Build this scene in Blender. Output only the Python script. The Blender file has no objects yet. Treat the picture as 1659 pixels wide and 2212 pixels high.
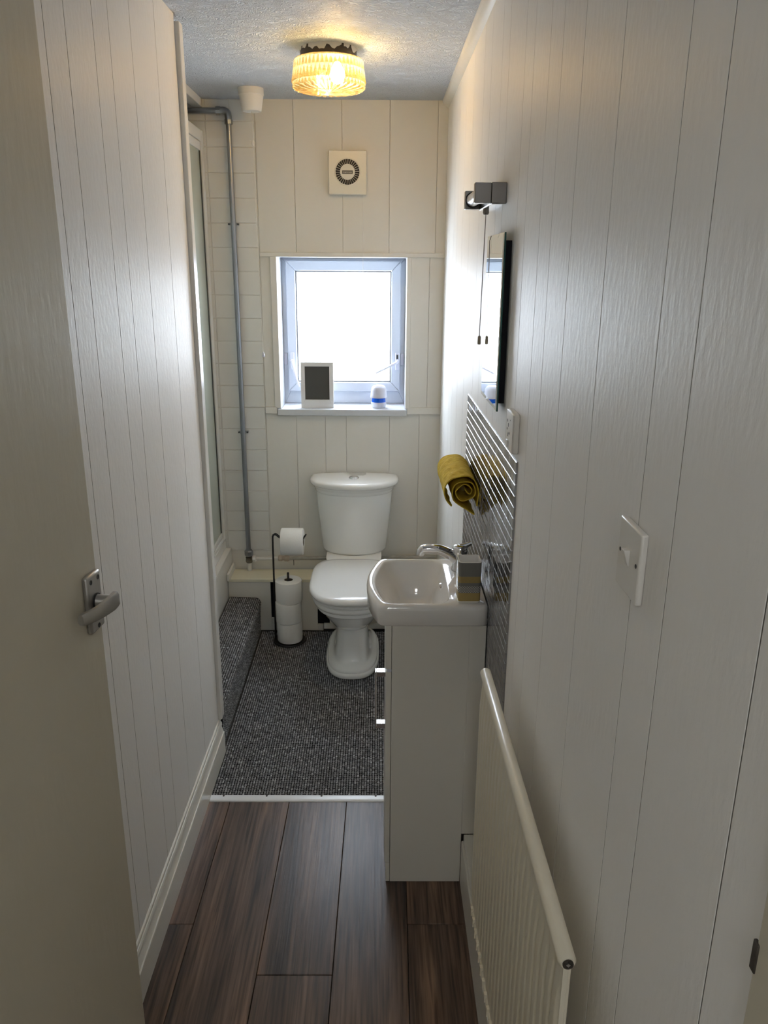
import bpy, math, random
import numpy as np
from mathutils import Matrix, Vector

random.seed(7)
S = bpy.context.scene
C = S.collection

# ------------------------------------------------------------------ camera
CAM_H = 1.77
cam = bpy.data.cameras.new('camera')
cam.sensor_fit = 'VERTICAL'
cam.sensor_height = 36.0
cam.lens = 36.0 * 1706.38 / 2212.0
cam.clip_start = 0.02
camo = bpy.data.objects.new('camera', cam)
C.objects.link(camo)
pitch, yaw, roll = 0.300375, 0.008448, 0.006479
f = Vector((math.sin(yaw) * math.cos(pitch), math.cos(yaw) * math.cos(pitch), -math.sin(pitch)))
rt = Vector((math.cos(yaw), -math.sin(yaw), 0))
up = rt.cross(f)
rt2 = math.cos(roll) * rt + math.sin(roll) * up
up2 = -math.sin(roll) * rt + math.cos(roll) * up
M = Matrix((rt2, up2, -f)).transposed().to_4x4()
M.translation = Vector((0, 0, CAM_H))
camo.matrix_world = M
S.camera = camo

# ------------------------------------------------------------------ sky, exposure
SKY = 15.0
BULB = 36.0
HALL_FILL = 26.0
w = bpy.data.worlds.new('sky')
S.world = w
w.use_nodes = True
bg = w.node_tree.nodes['Background']
bg.inputs['Color'].default_value = (0.84, 0.92, 1.0, 1)
bg.inputs['Strength'].default_value = SKY
S.view_settings.view_transform = 'Standard'
S.view_settings.look = 'None'
S.view_settings.exposure = 0.68
S.view_settings.gamma = 1.0
S.view_settings.use_curve_mapping = False
S.cycles.max_bounces = 16
S.cycles.diffuse_bounces = 14
S.cycles.glossy_bounces = 6
S.cycles.transparent_max_bounces = 12
S.cycles.sample_clamp_indirect = 6.0
S.cycles.use_denoising = True
pl = bpy.data.lights.new('window_portal', 'AREA')
pl.shape = 'RECTANGLE'; pl.size = 0.62; pl.size_y = 0.70
pl.cycles.is_portal = True
plo = bpy.data.objects.new('window_portal', pl)
plo.location = (-0.168, 4.07, 1.46)
plo.rotation_euler = (-math.pi / 2, 0, 0)
C.objects.link(plo)

# ------------------------------------------------------------------ materials
def nt(name):
    m = bpy.data.materials.new(name); m.use_nodes = True
    t = m.node_tree
    return m, t, t.nodes['Principled BSDF']

def mat(name, col, rough=0.5, metal=0.0, spec=0.5, noise=None, bump=None, coat=0.0, trans=0.0):
    """noise=(scale xyz, amount) varies the colour, bump=(scale xyz, distance) adds fine relief"""
    m, t, b = nt(name)
    b.inputs['Base Color'].default_value = (*col, 1)
    b.inputs['Roughness'].default_value = rough
    b.inputs['Metallic'].default_value = metal
    b.inputs['Specular IOR Level'].default_value = spec
    b.inputs['Coat Weight'].default_value = coat
    b.inputs['Transmission Weight'].default_value = trans
    def tex(sc):
        tc = t.nodes.new('ShaderNodeTexCoord'); mp = t.nodes.new('ShaderNodeMapping')
        mp.inputs['Scale'].default_value = sc
        t.links.new(tc.outputs['Object'], mp.inputs['Vector'])
        n = t.nodes.new('ShaderNodeTexNoise'); n.inputs['Scale'].default_value = 1.0
        n.inputs['Detail'].default_value = 4.0
        t.links.new(mp.outputs['Vector'], n.inputs['Vector'])
        return n
    if noise:
        n = tex(noise[0]); r = t.nodes.new('ShaderNodeMix'); r.data_type = 'RGBA'
        a = noise[1]
        r.inputs[6].default_value = (*[max(0, c * (1 - a)) for c in col], 1)
        r.inputs[7].default_value = (*[min(1, c * (1 + a)) for c in col], 1)
        t.links.new(n.outputs['Fac'], r.inputs[0])
        t.links.new(r.outputs[2], b.inputs['Base Color'])
    if bump:
        n = tex(bump[0]); bp = t.nodes.new('ShaderNodeBump')
        bp.inputs['Distance'].default_value = bump[1]; bp.inputs['Strength'].default_value = 1.0
        t.links.new(n.outputs['Fac'], bp.inputs['Height'])
        t.links.new(bp.outputs['Normal'], b.inputs['Normal'])
    return m

WALL = mat('wall_paint', (0.87, 0.86, 0.84), 0.46, spec=0.11, bump=((80, 80, 34), 0.0011), noise=((3, 3, 1.5), 0.02))
BACK = mat('back_wall_paint', (0.73, 0.71, 0.66), 0.42, spec=0.2, bump=((60, 60, 25), 0.0005), noise=((4, 4, 3), 0.025))
TILEP = mat('painted_tile', (0.72, 0.715, 0.68), 0.30, bump=((40, 40, 30), 0.0004), noise=((9, 9, 9), 0.03))
GROOVE_SHADE = mat('groove_shade_edge', (0.30, 0.28, 0.25), 0.9, spec=0.1)  # groove shade painted as a dark colour on the board sides
GROUT = mat('grout', (0.66, 0.65, 0.61), 0.7)
TRIM = mat('gloss_trim_paint', (0.76, 0.75, 0.71), 0.25, bump=((25, 25, 25), 0.0006))
BASEB = mat('baseboard_paint', (0.80, 0.785, 0.72), 0.28, bump=((20, 8, 20), 0.0004))
DOORP = mat('door_cream_paint', (0.56, 0.52, 0.42), 0.38, bump=((50, 50, 14), 0.0008), noise=((5, 5, 2), 0.05))
JAMB = mat('door_frame_paint', (0.62, 0.58, 0.47), 0.4, noise=((8, 8, 8), 0.06))
HALLW = mat('hall_paint', (0.82, 0.80, 0.76), 0.6)
LEDGE = mat('ledge_cream_paint', (0.78, 0.74, 0.58), 0.35, noise=((7, 12, 7), 0.07))
BOX = mat('boxing_paint', (0.72, 0.70, 0.64), 0.45, noise=((5, 5, 5), 0.04))
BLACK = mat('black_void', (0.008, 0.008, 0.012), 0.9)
CERAM = mat('white_ceramic', (0.86, 0.86, 0.84), 0.08, coat=0.3)
CERAM2 = mat('basin_ceramic', (0.78, 0.765, 0.735), 0.07, coat=0.3)
SEAT = mat('white_seat_plastic', (0.80, 0.80, 0.79), 0.14)
CHROME = mat('chrome', (0.78, 0.78, 0.79), 0.07, metal=1.0)
DCHROME = mat('dull_chrome', (0.20, 0.19, 0.18), 0.22, metal=1.0)
ALU = mat('satin_aluminium', (0.46, 0.45, 0.43), 0.34, metal=0.85, noise=((30, 30, 30), 0.06))
GALV = mat('galvanised_steel', (0.32, 0.34, 0.37), 0.30, metal=0.9, noise=((20, 20, 5), 0.16))
CORRO = mat('corroded_brass', (0.18, 0.16, 0.12), 0.6, metal=0.5, noise=((90, 90, 90), 0.5))
WPIPE = mat('painted_pipe', (0.70, 0.69, 0.66), 0.4, noise=((18, 60, 60), 0.10))
DPIPE = mat('grimy_painted_pipe', (0.42, 0.41, 0.38), 0.5, noise=((30, 70, 70), 0.4))
CAB = mat('cabinet_white', (0.70, 0.68, 0.62), 0.32, noise=((2, 2, 2), 0.01))
RADP = mat('radiator_enamel', (0.76, 0.71, 0.58), 0.30, noise=((3, 3, 3), 0.03))
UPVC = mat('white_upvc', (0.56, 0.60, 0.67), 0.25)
PLAS = mat('white_plastic', (0.76, 0.74, 0.70), 0.30)
PLASB = mat('bright_white_plastic', (0.60, 0.61, 0.70), 0.25)
CREAMP = mat('cream_plastic', (0.76, 0.73, 0.63), 0.35)
FITT = mat('pale_brown_fitting', (0.50, 0.43, 0.36), 0.6, noise=((60, 60, 60), 0.2))
BLUE = mat('blue_gel', (0.0, 0.10, 0.62), 0.15)
DARK = mat('dark_slot', (0.012, 0.010, 0.010), 0.6)
BADGE = mat('badge_grey', (0.10, 0.095, 0.08), 0.4)
INK = mat('pale_ink', (0.60, 0.58, 0.52), 0.5)
BLKMET = mat('black_metal', (0.008, 0.008, 0.009), 0.35)
PAPER = mat('tissue_paper', (0.84, 0.83, 0.80), 0.9, bump=((160, 160, 160), 0.0006))
TUBEC = mat('cardboard_core', (0.12, 0.09, 0.06), 0.9)
TUBM = mat('lamp_tube', (0.62, 0.62, 0.64), 0.18)
PIC = mat('dark_photo_glass', (0.085, 0.085, 0.08), 0.12)
LIP = mat('mosaic_silver', (0.40, 0.40, 0.41), 0.30, metal=0.9)
STRIPM = mat('threshold_white_metal', (0.80, 0.82, 0.84), 0.28)
SCREW = mat('screw_dark', (0.06, 0.06, 0.06), 0.4, metal=0.6)
WORN = mat('worn_dark_metal', (0.07, 0.06, 0.05), 0.6, metal=0.4, noise=((120, 120, 120), 0.6))
CORD = mat('white_cord', (0.72, 0.70, 0.66), 0.8)
DCORD = mat('grey_cord', (0.20, 0.18, 0.17), 0.8)
TAUPE = mat('taupe_tassel', (0.30, 0.25, 0.18), 0.5)
LBASE = mat('dark_brown_lamp_base', (0.030, 0.018, 0.010), 0.4)
FLAKE = mat('flaking_ceiling_paint', (0.72, 0.70, 0.66), 0.7)

def ceiling_mat():
    m, t, b = nt('embossed_ceiling_paper')
    b.inputs['Base Color'].default_value = (0.62, 0.66, 0.72, 1)
    b.inputs['Roughness'].default_value = 0.6; b.inputs['Specular IOR Level'].default_value = 0.2
    tc = t.nodes.new('ShaderNodeTexCoord')
    n1 = t.nodes.new('ShaderNodeTexNoise'); n1.inputs['Scale'].default_value = 22; n1.inputs['Detail'].default_value = 1
    t.links.new(tc.outputs['Object'], n1.inputs['Vector'])
    mx = t.nodes.new('ShaderNodeMix'); mx.data_type = 'RGBA'; mx.blend_type = 'ADD'; mx.inputs[0].default_value = 0.09
    t.links.new(tc.outputs['Object'], mx.inputs[6]); t.links.new(n1.outputs['Color'], mx.inputs[7])
    wv = t.nodes.new('ShaderNodeTexWave'); wv.wave_type = 'RINGS'; wv.rings_direction = 'Z'
    wv.inputs['Scale'].default_value = 26; wv.inputs['Distortion'].default_value = 9
    wv.inputs['Detail'].default_value = 1.0; wv.inputs['Detail Scale'].default_value = 3.0
    t.links.new(mx.outputs[2], wv.inputs['Vector'])
    n2 = t.nodes.new('ShaderNodeTexNoise'); n2.inputs['Scale'].default_value = 90
    t.links.new(tc.outputs['Object'], n2.inputs['Vector'])
    ad = t.nodes.new('ShaderNodeMath'); ad.operation = 'MULTIPLY_ADD'; ad.inputs[1].default_value = 0.6
    t.links.new(n2.outputs['Fac'], ad.inputs[0]); t.links.new(wv.outputs['Fac'], ad.inputs[2])
    bp = t.nodes.new('ShaderNodeBump'); bp.inputs['Distance'].default_value = 0.003
    t.links.new(ad.outputs[0], bp.inputs['Height']); t.links.new(bp.outputs['Normal'], b.inputs['Normal'])
    return m
CEIL = ceiling_mat()

def wood_mat():
    m, t, b = nt('dark_oak_laminate')
    tc = t.nodes.new('ShaderNodeTexCoord'); oi = t.nodes.new('ShaderNodeObjectInfo')
    cmb = t.nodes.new('ShaderNodeCombineXYZ')
    mul = t.nodes.new('ShaderNodeMath'); mul.operation = 'MULTIPLY'; mul.inputs[1].default_value = 37.0
    t.links.new(oi.outputs['Random'], mul.inputs[0])
    t.links.new(mul.outputs[0], cmb.inputs[0]); t.links.new(mul.outputs[0], cmb.inputs[1])
    add = t.nodes.new('ShaderNodeVectorMath'); add.operation = 'ADD'
    t.links.new(tc.outputs['Object'], add.inputs[0]); t.links.new(cmb.outputs[0], add.inputs[1])
    def noise(sc, detail, dist=0.0):
        mp = t.nodes.new('ShaderNodeMapping'); mp.inputs['Scale'].default_value = sc
        t.links.new(add.outputs[0], mp.inputs['Vector'])
        n = t.nodes.new('ShaderNodeTexNoise'); n.inputs['Scale'].default_value = 1
        n.inputs['Detail'].default_value = detail; n.inputs['Distortion'].default_value = dist
        t.links.new(mp.outputs['Vector'], n.inputs['Vector']); return n
    big = noise((11, 0.8, 1), 3, 0.6); fine = noise((120, 4, 1), 5, 0.3); ring = noise((26, 1.6, 1), 2, 1.6)
    cr = t.nodes.new('ShaderNodeValToRGB')
    e = cr.color_ramp.elements
    e[0].position = 0.30; e[0].color = (0.052, 0.038, 0.031, 1)
    e[1].position = 0.72; e[1].color = (0.27, 0.170, 0.110, 1)
    k = cr.color_ramp.elements.new(0.5); k.color = (0.135, 0.090, 0.064, 1)
    t.links.new(big.outputs['Fac'], cr.inputs[0])
    mx = t.nodes.new('ShaderNodeMix'); mx.data_type = 'RGBA'; mx.blend_type = 'MULTIPLY'; mx.inputs[0].default_value = 0.85
    t.links.new(cr.outputs[0], mx.inputs[6])
    fr = t.nodes.new('ShaderNodeValToRGB'); fr.color_ramp.elements[0].position = 0.35; fr.color_ramp.elements[0].color = (0.35, 0.33, 0.32, 1)
    fr.color_ramp.elements[1].position = 0.6; fr.color_ramp.elements[1].color = (1.25, 1.2, 1.15, 1)
    t.links.new(fine.outputs['Fac'], fr.inputs[0]); t.links.new(fr.outputs[0], mx.inputs[7])
    m2 = t.nodes.new('ShaderNodeMix'); m2.data_type = 'RGBA'; m2.blend_type = 'MULTIPLY'; m2.inputs[0].default_value = 0.5
    rr = t.nodes.new('ShaderNodeValToRGB'); rr.color_ramp.elements[0].position = 0.4; rr.color_ramp.elements[0].color = (0.55, 0.5, 0.48, 1)
    rr.color_ramp.elements[1].position = 0.62; rr.color_ramp.elements[1].color = (1.2, 1.15, 1.1, 1)
    t.links.new(ring.outputs['Fac'], rr.inputs[0]); t.links.new(mx.outputs[2], m2.inputs[6]); t.links.new(rr.outputs[0], m2.inputs[7])
    t.links.new(m2.outputs[2], b.inputs['Base Color'])
    b.inputs['Roughness'].default_value = 0.34; b.inputs['Specular IOR Level'].default_value = 0.36
    bp = t.nodes.new('ShaderNodeBump'); bp.inputs['Distance'].default_value = 0.0004
    t.links.new(fine.outputs['Fac'], bp.inputs['Height']); t.links.new(bp.outputs['Normal'], b.inputs['Normal'])
    return m
WOOD = wood_mat()

def carpet_mat():
    m, t, b = nt('charcoal_loop_carpet')
    at = t.nodes.new('ShaderNodeVertexColor'); at.layer_name = 'tone'
    tc = t.nodes.new('ShaderNodeTexCoord')
    n = t.nodes.new('ShaderNodeTexNoise'); n.inputs['Scale'].default_value = 420; n.inputs['Detail'].default_value = 2
    t.links.new(tc.outputs['Object'], n.inputs['Vector'])
    cr = t.nodes.new('ShaderNodeValToRGB')
    cr.color_ramp.elements[0].position = 0.38; cr.color_ramp.elements[0].color = (0.5, 0.5, 0.51, 1)
    cr.color_ramp.elements[1].position = 0.68; cr.color_ramp.elements[1].color = (1.7, 1.7, 1.66, 1)
    t.links.new(n.outputs['Fac'], cr.inputs[0])
    mx = t.nodes.new('ShaderNodeMix'); mx.data_type = 'RGBA'; mx.blend_type = 'MULTIPLY'; mx.inputs[0].default_value = 1
    t.links.new(at.outputs['Color'], mx.inputs[6]); t.links.new(cr.outputs[0], mx.inputs[7])
    t.links.new(mx.outputs[2], b.inputs['Base Color'])
    b.inputs['Roughness'].default_value = 0.95; b.inputs['Specular IOR Level'].default_value = 0.15
    return m
CARPET = carpet_mat()
CARPB = mat('carpet_backing', (0.012, 0.012, 0.014), 0.95, spec=0.1)

def thin_glass(name, tint, frost, gloss=0.08, rough=0.05):
    m = bpy.data.materials.new(name); m.use_nodes = True
    t = m.node_tree; t.nodes.clear()
    out = t.nodes.new('ShaderNodeOutputMaterial')
    tr = t.nodes.new('ShaderNodeBsdfTransparent'); tr.inputs[0].default_value = (*tint, 1)
    tl = t.nodes.new('ShaderNodeBsdfTranslucent'); tl.inputs[0].default_value = (*tint, 1)
    gl = t.nodes.new('ShaderNodeBsdfGlossy'); gl.inputs['Roughness'].default_value = rough
    m1 = t.nodes.new('ShaderNodeMixShader'); m1.inputs[0].default_value = frost
    m2 = t.nodes.new('ShaderNodeMixShader'); m2.inputs[0].default_value = gloss
    t.links.new(tr.outputs[0], m1.inputs[1]); t.links.new(tl.outputs[0], m1.inputs[2])
    t.links.new(m1.outputs[0], m2.inputs[1]); t.links.new(gl.outputs[0], m2.inputs[2])
    t.links.new(m2.outputs[0], out.inputs[0])
    return m
PANE = thin_glass('obscure_window_glass', (0.97, 0.98, 1.0), 0.35, 0.05)
SHADE = thin_glass('clear_pressed_glass', (1.0, 0.93, 0.70), 0.20, 0.10, 0.12)
SHADE2 = thin_glass('amber_pressed_glass', (0.95, 0.66, 0.22), 0.13, 0.16, 0.08)

def screen_mat():
    m, t, b = nt('frosted_screen_glass')
    b.inputs['Base Color'].default_value = (0.50, 0.55, 0.48, 1)
    b.inputs['Roughness'].default_value = 0.12
    b.inputs['Transmission Weight'].default_value = 0.15
    return m
SCRGL = screen_mat()

def mirror_mat():
    m, t, b = nt('silvered_glass')
    b.inputs['Base Color'].default_value = (0.86, 0.90, 0.89, 1)
    b.inputs['Metallic'].default_value = 1; b.inputs['Roughness'].default_value = 0.012
    return m
MIRR = mirror_mat()
GEDGE = mat('green_glass_edge', (0.01, 0.07, 0.06), 0.15)

def mosaic_mat():
    m, t, b = nt('smoked_mirror_mosaic')
    oi = t.nodes.new('ShaderNodeObjectInfo'); g = t.nodes.new('ShaderNodeNewGeometry')
    ad = t.nodes.new('ShaderNodeMath'); ad.operation = 'ADD'
    t.links.new(oi.outputs['Random'], ad.inputs[0]); t.links.new(g.outputs['Random Per Island'], ad.inputs[1])
    fr = t.nodes.new('ShaderNodeMath'); fr.operation = 'FRACT'; t.links.new(ad.outputs[0], fr.inputs[0])
    cr = t.nodes.new('ShaderNodeValToRGB')
    cr.color_ramp.elements[0].color = (0.025, 0.025, 0.028, 1); cr.color_ramp.elements[1].color = (0.26, 0.26, 0.27, 1)
    t.links.new(fr.outputs[0], cr.inputs[0]); t.links.new(cr.outputs[0], b.inputs['Base Color'])
    b.inputs['Metallic'].default_value = 0.9; b.inputs['Roughness'].default_value = 0.10
    return m
MOSA = mosaic_mat()

def towel_mat():
    m, t, b = nt('mustard_cotton')
    tc = t.nodes.new('ShaderNodeTexCoord')
    n = t.nodes.new('ShaderNodeTexNoise'); n.inputs['Scale'].default_value = 60; n.inputs['Detail'].default_value = 6
    t.links.new(tc.outputs['Object'], n.inputs['Vector'])
    cr = t.nodes.new('ShaderNodeValToRGB')
    cr.color_ramp.elements[0].position = 0.3; cr.color_ramp.elements[0].color = (0.50, 0.345, 0.028, 1)
    cr.color_ramp.elements[1].position = 0.7; cr.color_ramp.elements[1].color = (0.70, 0.52, 0.065, 1)
    t.links.new(n.outputs['Fac'], cr.inputs[0]); t.links.new(cr.outputs[0], b.inputs['Base Color'])
    mp = t.nodes.new('ShaderNodeMapping'); mp.inputs['Scale'].default_value = (60, 160, 60)
    n2 = t.nodes.new('ShaderNodeTexNoise'); n2.inputs['Scale'].default_value = 1; n2.inputs['Detail'].default_value = 5
    t.links.new(tc.outputs['Object'], mp.inputs[0]); t.links.new(mp.outputs[0], n2.inputs['Vector'])
    bp = t.nodes.new('ShaderNodeBump'); bp.inputs['Distance'].default_value = 0.003
    t.links.new(n2.outputs['Fac'], bp.inputs['Height']); t.links.new(bp.outputs['Normal'], b.inputs['Normal'])
    b.inputs['Roughness'].default_value = 0.9; b.inputs['Specular IOR Level'].default_value = 0.1
    return m
TOWEL = towel_mat()

def tumbler_mat():
    """glazed bands by height (object z, base at 0): grey, ochre weave, grey, diamond dots, ochre, white foot"""
    m, t, b = nt('banded_glaze')
    tc = t.nodes.new('ShaderNodeTexCoord'); sp = t.nodes.new('ShaderNodeSeparateXYZ')
    t.links.new(tc.outputs['Object'], sp.inputs[0])
    cr = t.nodes.new('ShaderNodeValToRGB'); cr.color_ramp.interpolation = 'CONSTANT'
    mr = t.nodes.new('ShaderNodeMapRange'); mr.inputs[2].default_value = 0.118
    t.links.new(sp.outputs[2], mr.inputs[0]); t.links.new(mr.outputs[0], cr.inputs[0])
    grey = (0.20, 0.195, 0.18, 1); och = (0.40, 0.30, 0.12, 1); wht = (0.72, 0.70, 0.64, 1)
    el = cr.color_ramp.elements
    el[0].position = 0; el[0].color = wht
    el[1].position = 0.055; el[1].color = och
    for p, c in ((0.255, grey), (0.50, och), (0.655, grey), (0.985, wht)):
        q = el.new(p); q.color = c
    def dots(scale, lo, hi, thr, light):
        mp = t.nodes.new('ShaderNodeMapping'); mp.inputs['Rotation'].default_value = (0, math.radians(45), 0)
        mp.inputs['Scale'].default_value = (scale, 0, scale)
        t.links.new(tc.outputs['Object'], mp.inputs[0])
        s2 = t.nodes.new('ShaderNodeSeparateXYZ'); t.links.new(mp.outputs[0], s2.inputs[0])
        prev = None
        for ax in (0, 2):
            pp = t.nodes.new('ShaderNodeMath'); pp.operation = 'PINGPONG'; pp.inputs[1].default_value = 0.5
            t.links.new(s2.outputs[ax], pp.inputs[0])
            gt = t.nodes.new('ShaderNodeMath'); gt.operation = 'GREATER_THAN'; gt.inputs[1].default_value = thr
            t.links.new(pp.outputs[0], gt.inputs[0])
            if prev is None: prev = gt
            else:
                mu = t.nodes.new('ShaderNodeMath'); mu.operation = 'MULTIPLY'
                t.links.new(prev.outputs[0], mu.inputs[0]); t.links.new(gt.outputs[0], mu.inputs[1]); prev = mu
        g1 = t.nodes.new('ShaderNodeMath'); g1.operation = 'GREATER_THAN'; g1.inputs[1].default_value = lo
        g2 = t.nodes.new('ShaderNodeMath'); g2.operation = 'LESS_THAN'; g2.inputs[1].default_value = hi
        t.links.new(mr.outputs[0], g1.inputs[0]); t.links.new(mr.outputs[0], g2.inputs[0])
        a = t.nodes.new('ShaderNodeMath'); a.operation = 'MULTIPLY'; t.links.new(g1.outputs[0], a.inputs[0]); t.links.new(g2.outputs[0], a.inputs[1])
        c = t.nodes.new('ShaderNodeMath'); c.operation = 'MULTIPLY'; t.links.new(a.outputs[0], c.inputs[0]); t.links.new(prev.outputs[0], c.inputs[1])
        return c, light
    cur = cr.outputs[0]
    for c, col in (dots(215, 0.26, 0.42, 0.22, (0.58, 0.56, 0.50, 1)), dots(420, 0.51, 0.645, 0.25, (0.25, 0.19, 0.09, 1))):
        mx = t.nodes.new('ShaderNodeMix'); mx.data_type = 'RGBA'
        t.links.new(c.outputs[0], mx.inputs[0]); t.links.new(cur, mx.inputs[6]); mx.inputs[7].default_value = col
        cur = mx.outputs[2]
    t.links.new(cur, b.inputs['Base Color']); b.inputs['Roughness'].default_value = 0.25
    return m
TUMB = tumbler_mat()

def emis(name, col, s):
    m = bpy.data.materials.new(name); m.use_nodes = True
    t = m.node_tree; t.nodes.clear()
    o = t.nodes.new('ShaderNodeOutputMaterial'); e = t.nodes.new('ShaderNodeEmission')
    e.inputs[0].default_value = (*col, 1); e.inputs[1].default_value = s
    t.links.new(e.outputs[0], o.inputs[0]); return m

# ------------------------------------------------------------------ mesh helpers
class MB:
    def __init__(s): s.v = []; s.f = []
    def add(s, vs, fs):
        k = len(s.v); s.v += [tuple(p) for p in vs]; s.f += [tuple(i + k for i in q) for q in fs]; return s
    def box(s, x0, x1, y0, y1, z0, z1):
        return s.add([(x0, y0, z0), (x1, y0, z0), (x1, y1, z0), (x0, y1, z0), (x0, y0, z1), (x1, y0, z1), (x1, y1, z1), (x0, y1, z1)],
                     [(3, 2, 1, 0), (4, 5, 6, 7), (0, 1, 5, 4), (1, 2, 6, 5), (2, 3, 7, 6), (3, 0, 4, 7)])
    def hexa(s, a, b):
        """two quads of four points joined into a solid"""
        return s.add(list(a) + list(b), [(3, 2, 1, 0), (4, 5, 6, 7), (0, 1, 5, 4), (1, 2, 6, 5), (2, 3, 7, 6), (3, 0, 4, 7)])
    def loft(s, rings, cap0=True, cap1=True):
        n = len(rings[0]); vs = [p for r in rings for p in r]; fs = []
        for i in range(len(rings) - 1):
            for j in range(n):
                fs.append((i * n + j, i * n + (j + 1) % n, (i + 1) * n + (j + 1) % n, (i + 1) * n + j))
        if cap0: fs.append(tuple(range(n - 1, -1, -1)))
        if cap1: fs.append(tuple((len(rings) - 1) * n + j for j in range(n)))
        return s.add(vs, fs)
    def lathe(s, prof, c, n=32, axis='z', cap0=True, cap1=True):
        rings = []
        for r, h in prof:
            ring = []
            for j in range(n):
                a = 2 * math.pi * j / n; p, q = r * math.cos(a), r * math.sin(a)
                ring.append({'z': (c[0] + p, c[1] + q, c[2] + h), 'y': (c[0] + q, c[1] + h, c[2] + p), 'x': (c[0] + h, c[1] + p, c[2] + q)}[axis])
            rings.append(ring)
        return s.loft(rings, cap0, cap1)
    def tube(s, pts, r, n=12, flat=1.0):
        pts = [Vector(p) for p in pts]; rs = r if isinstance(r, (list, tuple)) else [r] * len(pts)
        rings = []; nrm = None
        for i, p in enumerate(pts):
            d = (pts[min(i + 1, len(pts) - 1)] - pts[max(i - 1, 0)]).normalized()
            if nrm is None:
                nrm = d.orthogonal().normalized() if abs(d.z) > 0.9 else Vector((0, 0, 1)).cross(d).normalized()
            nrm = (nrm - d * nrm.dot(d)).normalized(); bi = d.cross(nrm)
            rings.append([tuple(p + rs[i] * (math.cos(2 * math.pi * j / n) * nrm + flat * math.sin(2 * math.pi * j / n) * bi)) for j in range(n)])
        return s.loft(rings)
    def prism(s, prof, axis, a, b, fa=None, fb=None):
        """profile points (u,v) swept along axis: y -> (u,·,v), x -> (·,u,v)"""
        A = [(u, a, v) if axis == 'y' else (a, u, v) for u, v in prof]
        B = [(u, b, v) if axis == 'y' else (b, u, v) for u, v in prof]
        return s.loft([A, B])

def smooth_path(pts, k=6):
    """Catmull-Rom through the points"""
    P = [Vector(p) for p in pts]; out = []
    for i in range(len(P) - 1):
        p0, p1, p2, p3 = P[max(i - 1, 0)], P[i], P[i + 1], P[min(i + 2, len(P) - 1)]
        for j in range(k):
            t = j / k
            out.append(0.5 * ((2 * p1) + (p2 - p0) * t + (2 * p0 - 5 * p1 + 4 * p2 - p3) * t * t + (3 * p1 - p0 - 3 * p2 + p3) * t ** 3))
    out.append(P[-1]); return out

def root_loc(o):
    v = Vector((0, 0, 0))
    while o is not None: v += o.location; o = o.parent
    return v

def obj(name, mb, m, parent=None, bevel=0.0, smooth=None, seg=2, local=False, **props):
    me = bpy.data.meshes.new(name)
    if parent is not None and not local:
        L = root_loc(parent); vs = [(x - L.x, y - L.y, z - L.z) for x, y, z in mb.v]
    else: vs = mb.v
    me.from_pydata(vs, [], mb.f); me.update()
    for mm in (m if isinstance(m, (list, tuple)) else [m]): me.materials.append(mm)
    o = bpy.data.objects.new(name, me); C.objects.link(o)
    if parent is not None: o.parent = parent
    if smooth:
        me.polygons.foreach_set('use_smooth', [True] * len(me.polygons)); me.set_sharp_from_angle(angle=math.radians(smooth))
    if bevel:
        md = o.modifiers.new('bevel', 'BEVEL'); md.width = bevel; md.segments = seg; md.limit_method = 'ANGLE'; md.angle_limit = math.radians(40)
        me.polygons.foreach_set('use_smooth', [True] * len(me.polygons)); me.set_sharp_from_angle(angle=math.radians(50))
        md.harden_normals = False
    for k, v in props.items(): o[k] = v
    return o

def thing(name, label, cat, loc=(0, 0, 0), rotz=0.0, group=None):
    o = bpy.data.objects.new(name, None); o.empty_display_size = 0.05
    C.objects.link(o); o.location = loc; o.rotation_euler = (0, 0, rotz)
    o['label'] = label; o['category'] = cat
    if group: o['group'] = group
    return o

def struct(name, mb, m, **k): return obj(name, mb, m, kind='structure', **k)

def superring(w, cx, yf, yb, yc, z, nf=2.4, nb=5.0, n=72):
    """closed plan outline: half width w, front at yf, back at yb, widest at yc"""
    out = []
    for j in range(n):
        a = 2 * math.pi * j / n; c, s_ = math.cos(a), math.sin(a)
        e = nf if s_ < 0 else nb
        x = w * math.copysign(abs(c) ** (2 / e), c)
        b = (yc - yf) if s_ < 0 else (yb - yc)
        out.append((cx + x, yc + b * math.copysign(abs(s_) ** (2 / e), s_), z))
    return out

# ------------------------------------------------------------------ room shell
D = 3.80; XR = 0.302; CZ = 2.463; YDW = 0.487
def XL(y): return -0.597 + 0.0085 * (y - 2.1)

# floor slab and wood planks
fl = struct('floor', MB().box(-1.75, 1.4, -2.3, 4.0, -0.12, -0.0125), mat('subfloor', (0.05, 0.045, 0.04), 0.8))
K = 0.0145
cols = [(-0.70, -0.5065), (-0.5065, -0.302), (-0.302, -0.1035), (-0.1035, 0.0955), (0.0955, 0.302)]
butts = [[0.5, 1.785, 2.335], [0.3, 1.25, 2.335], [0.45, 1.617, 2.335], [0.2, 1.30, 2.335], [0.5, 1.785, 2.335]]
for (a, b), bt in zip(cols, butts):
    bt = [-0.2] + [q for q in bt]
    for y0, y1 in zip(bt[:-1], bt[1:]):
        g = 0.0007
        def P(x, y, z): return (max(-0.64, min(x + K * (y - 2.31), 0.299)), y, z)
        mb = MB().hexa([P(a + g, y0 + g, -0.012), P(b - g, y0 + g, -0.012), P(b - g, y1 - g, -0.012), P(a + g, y1 - g, -0.012)],
                       [P(a + g, y0 + g, 0), P(b - g, y0 + g, 0), P(b - g, y1 - g, 0), P(a + g, y1 - g, 0)])
        obj('floor_plank', mb, WOOD, fl, bevel=0.0012, seg=1)

# ceiling
struct('ceiling', MB().box(-1.75, 0.50, 0.30, 4.0, CZ, CZ + 0.08), CEIL)

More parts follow.
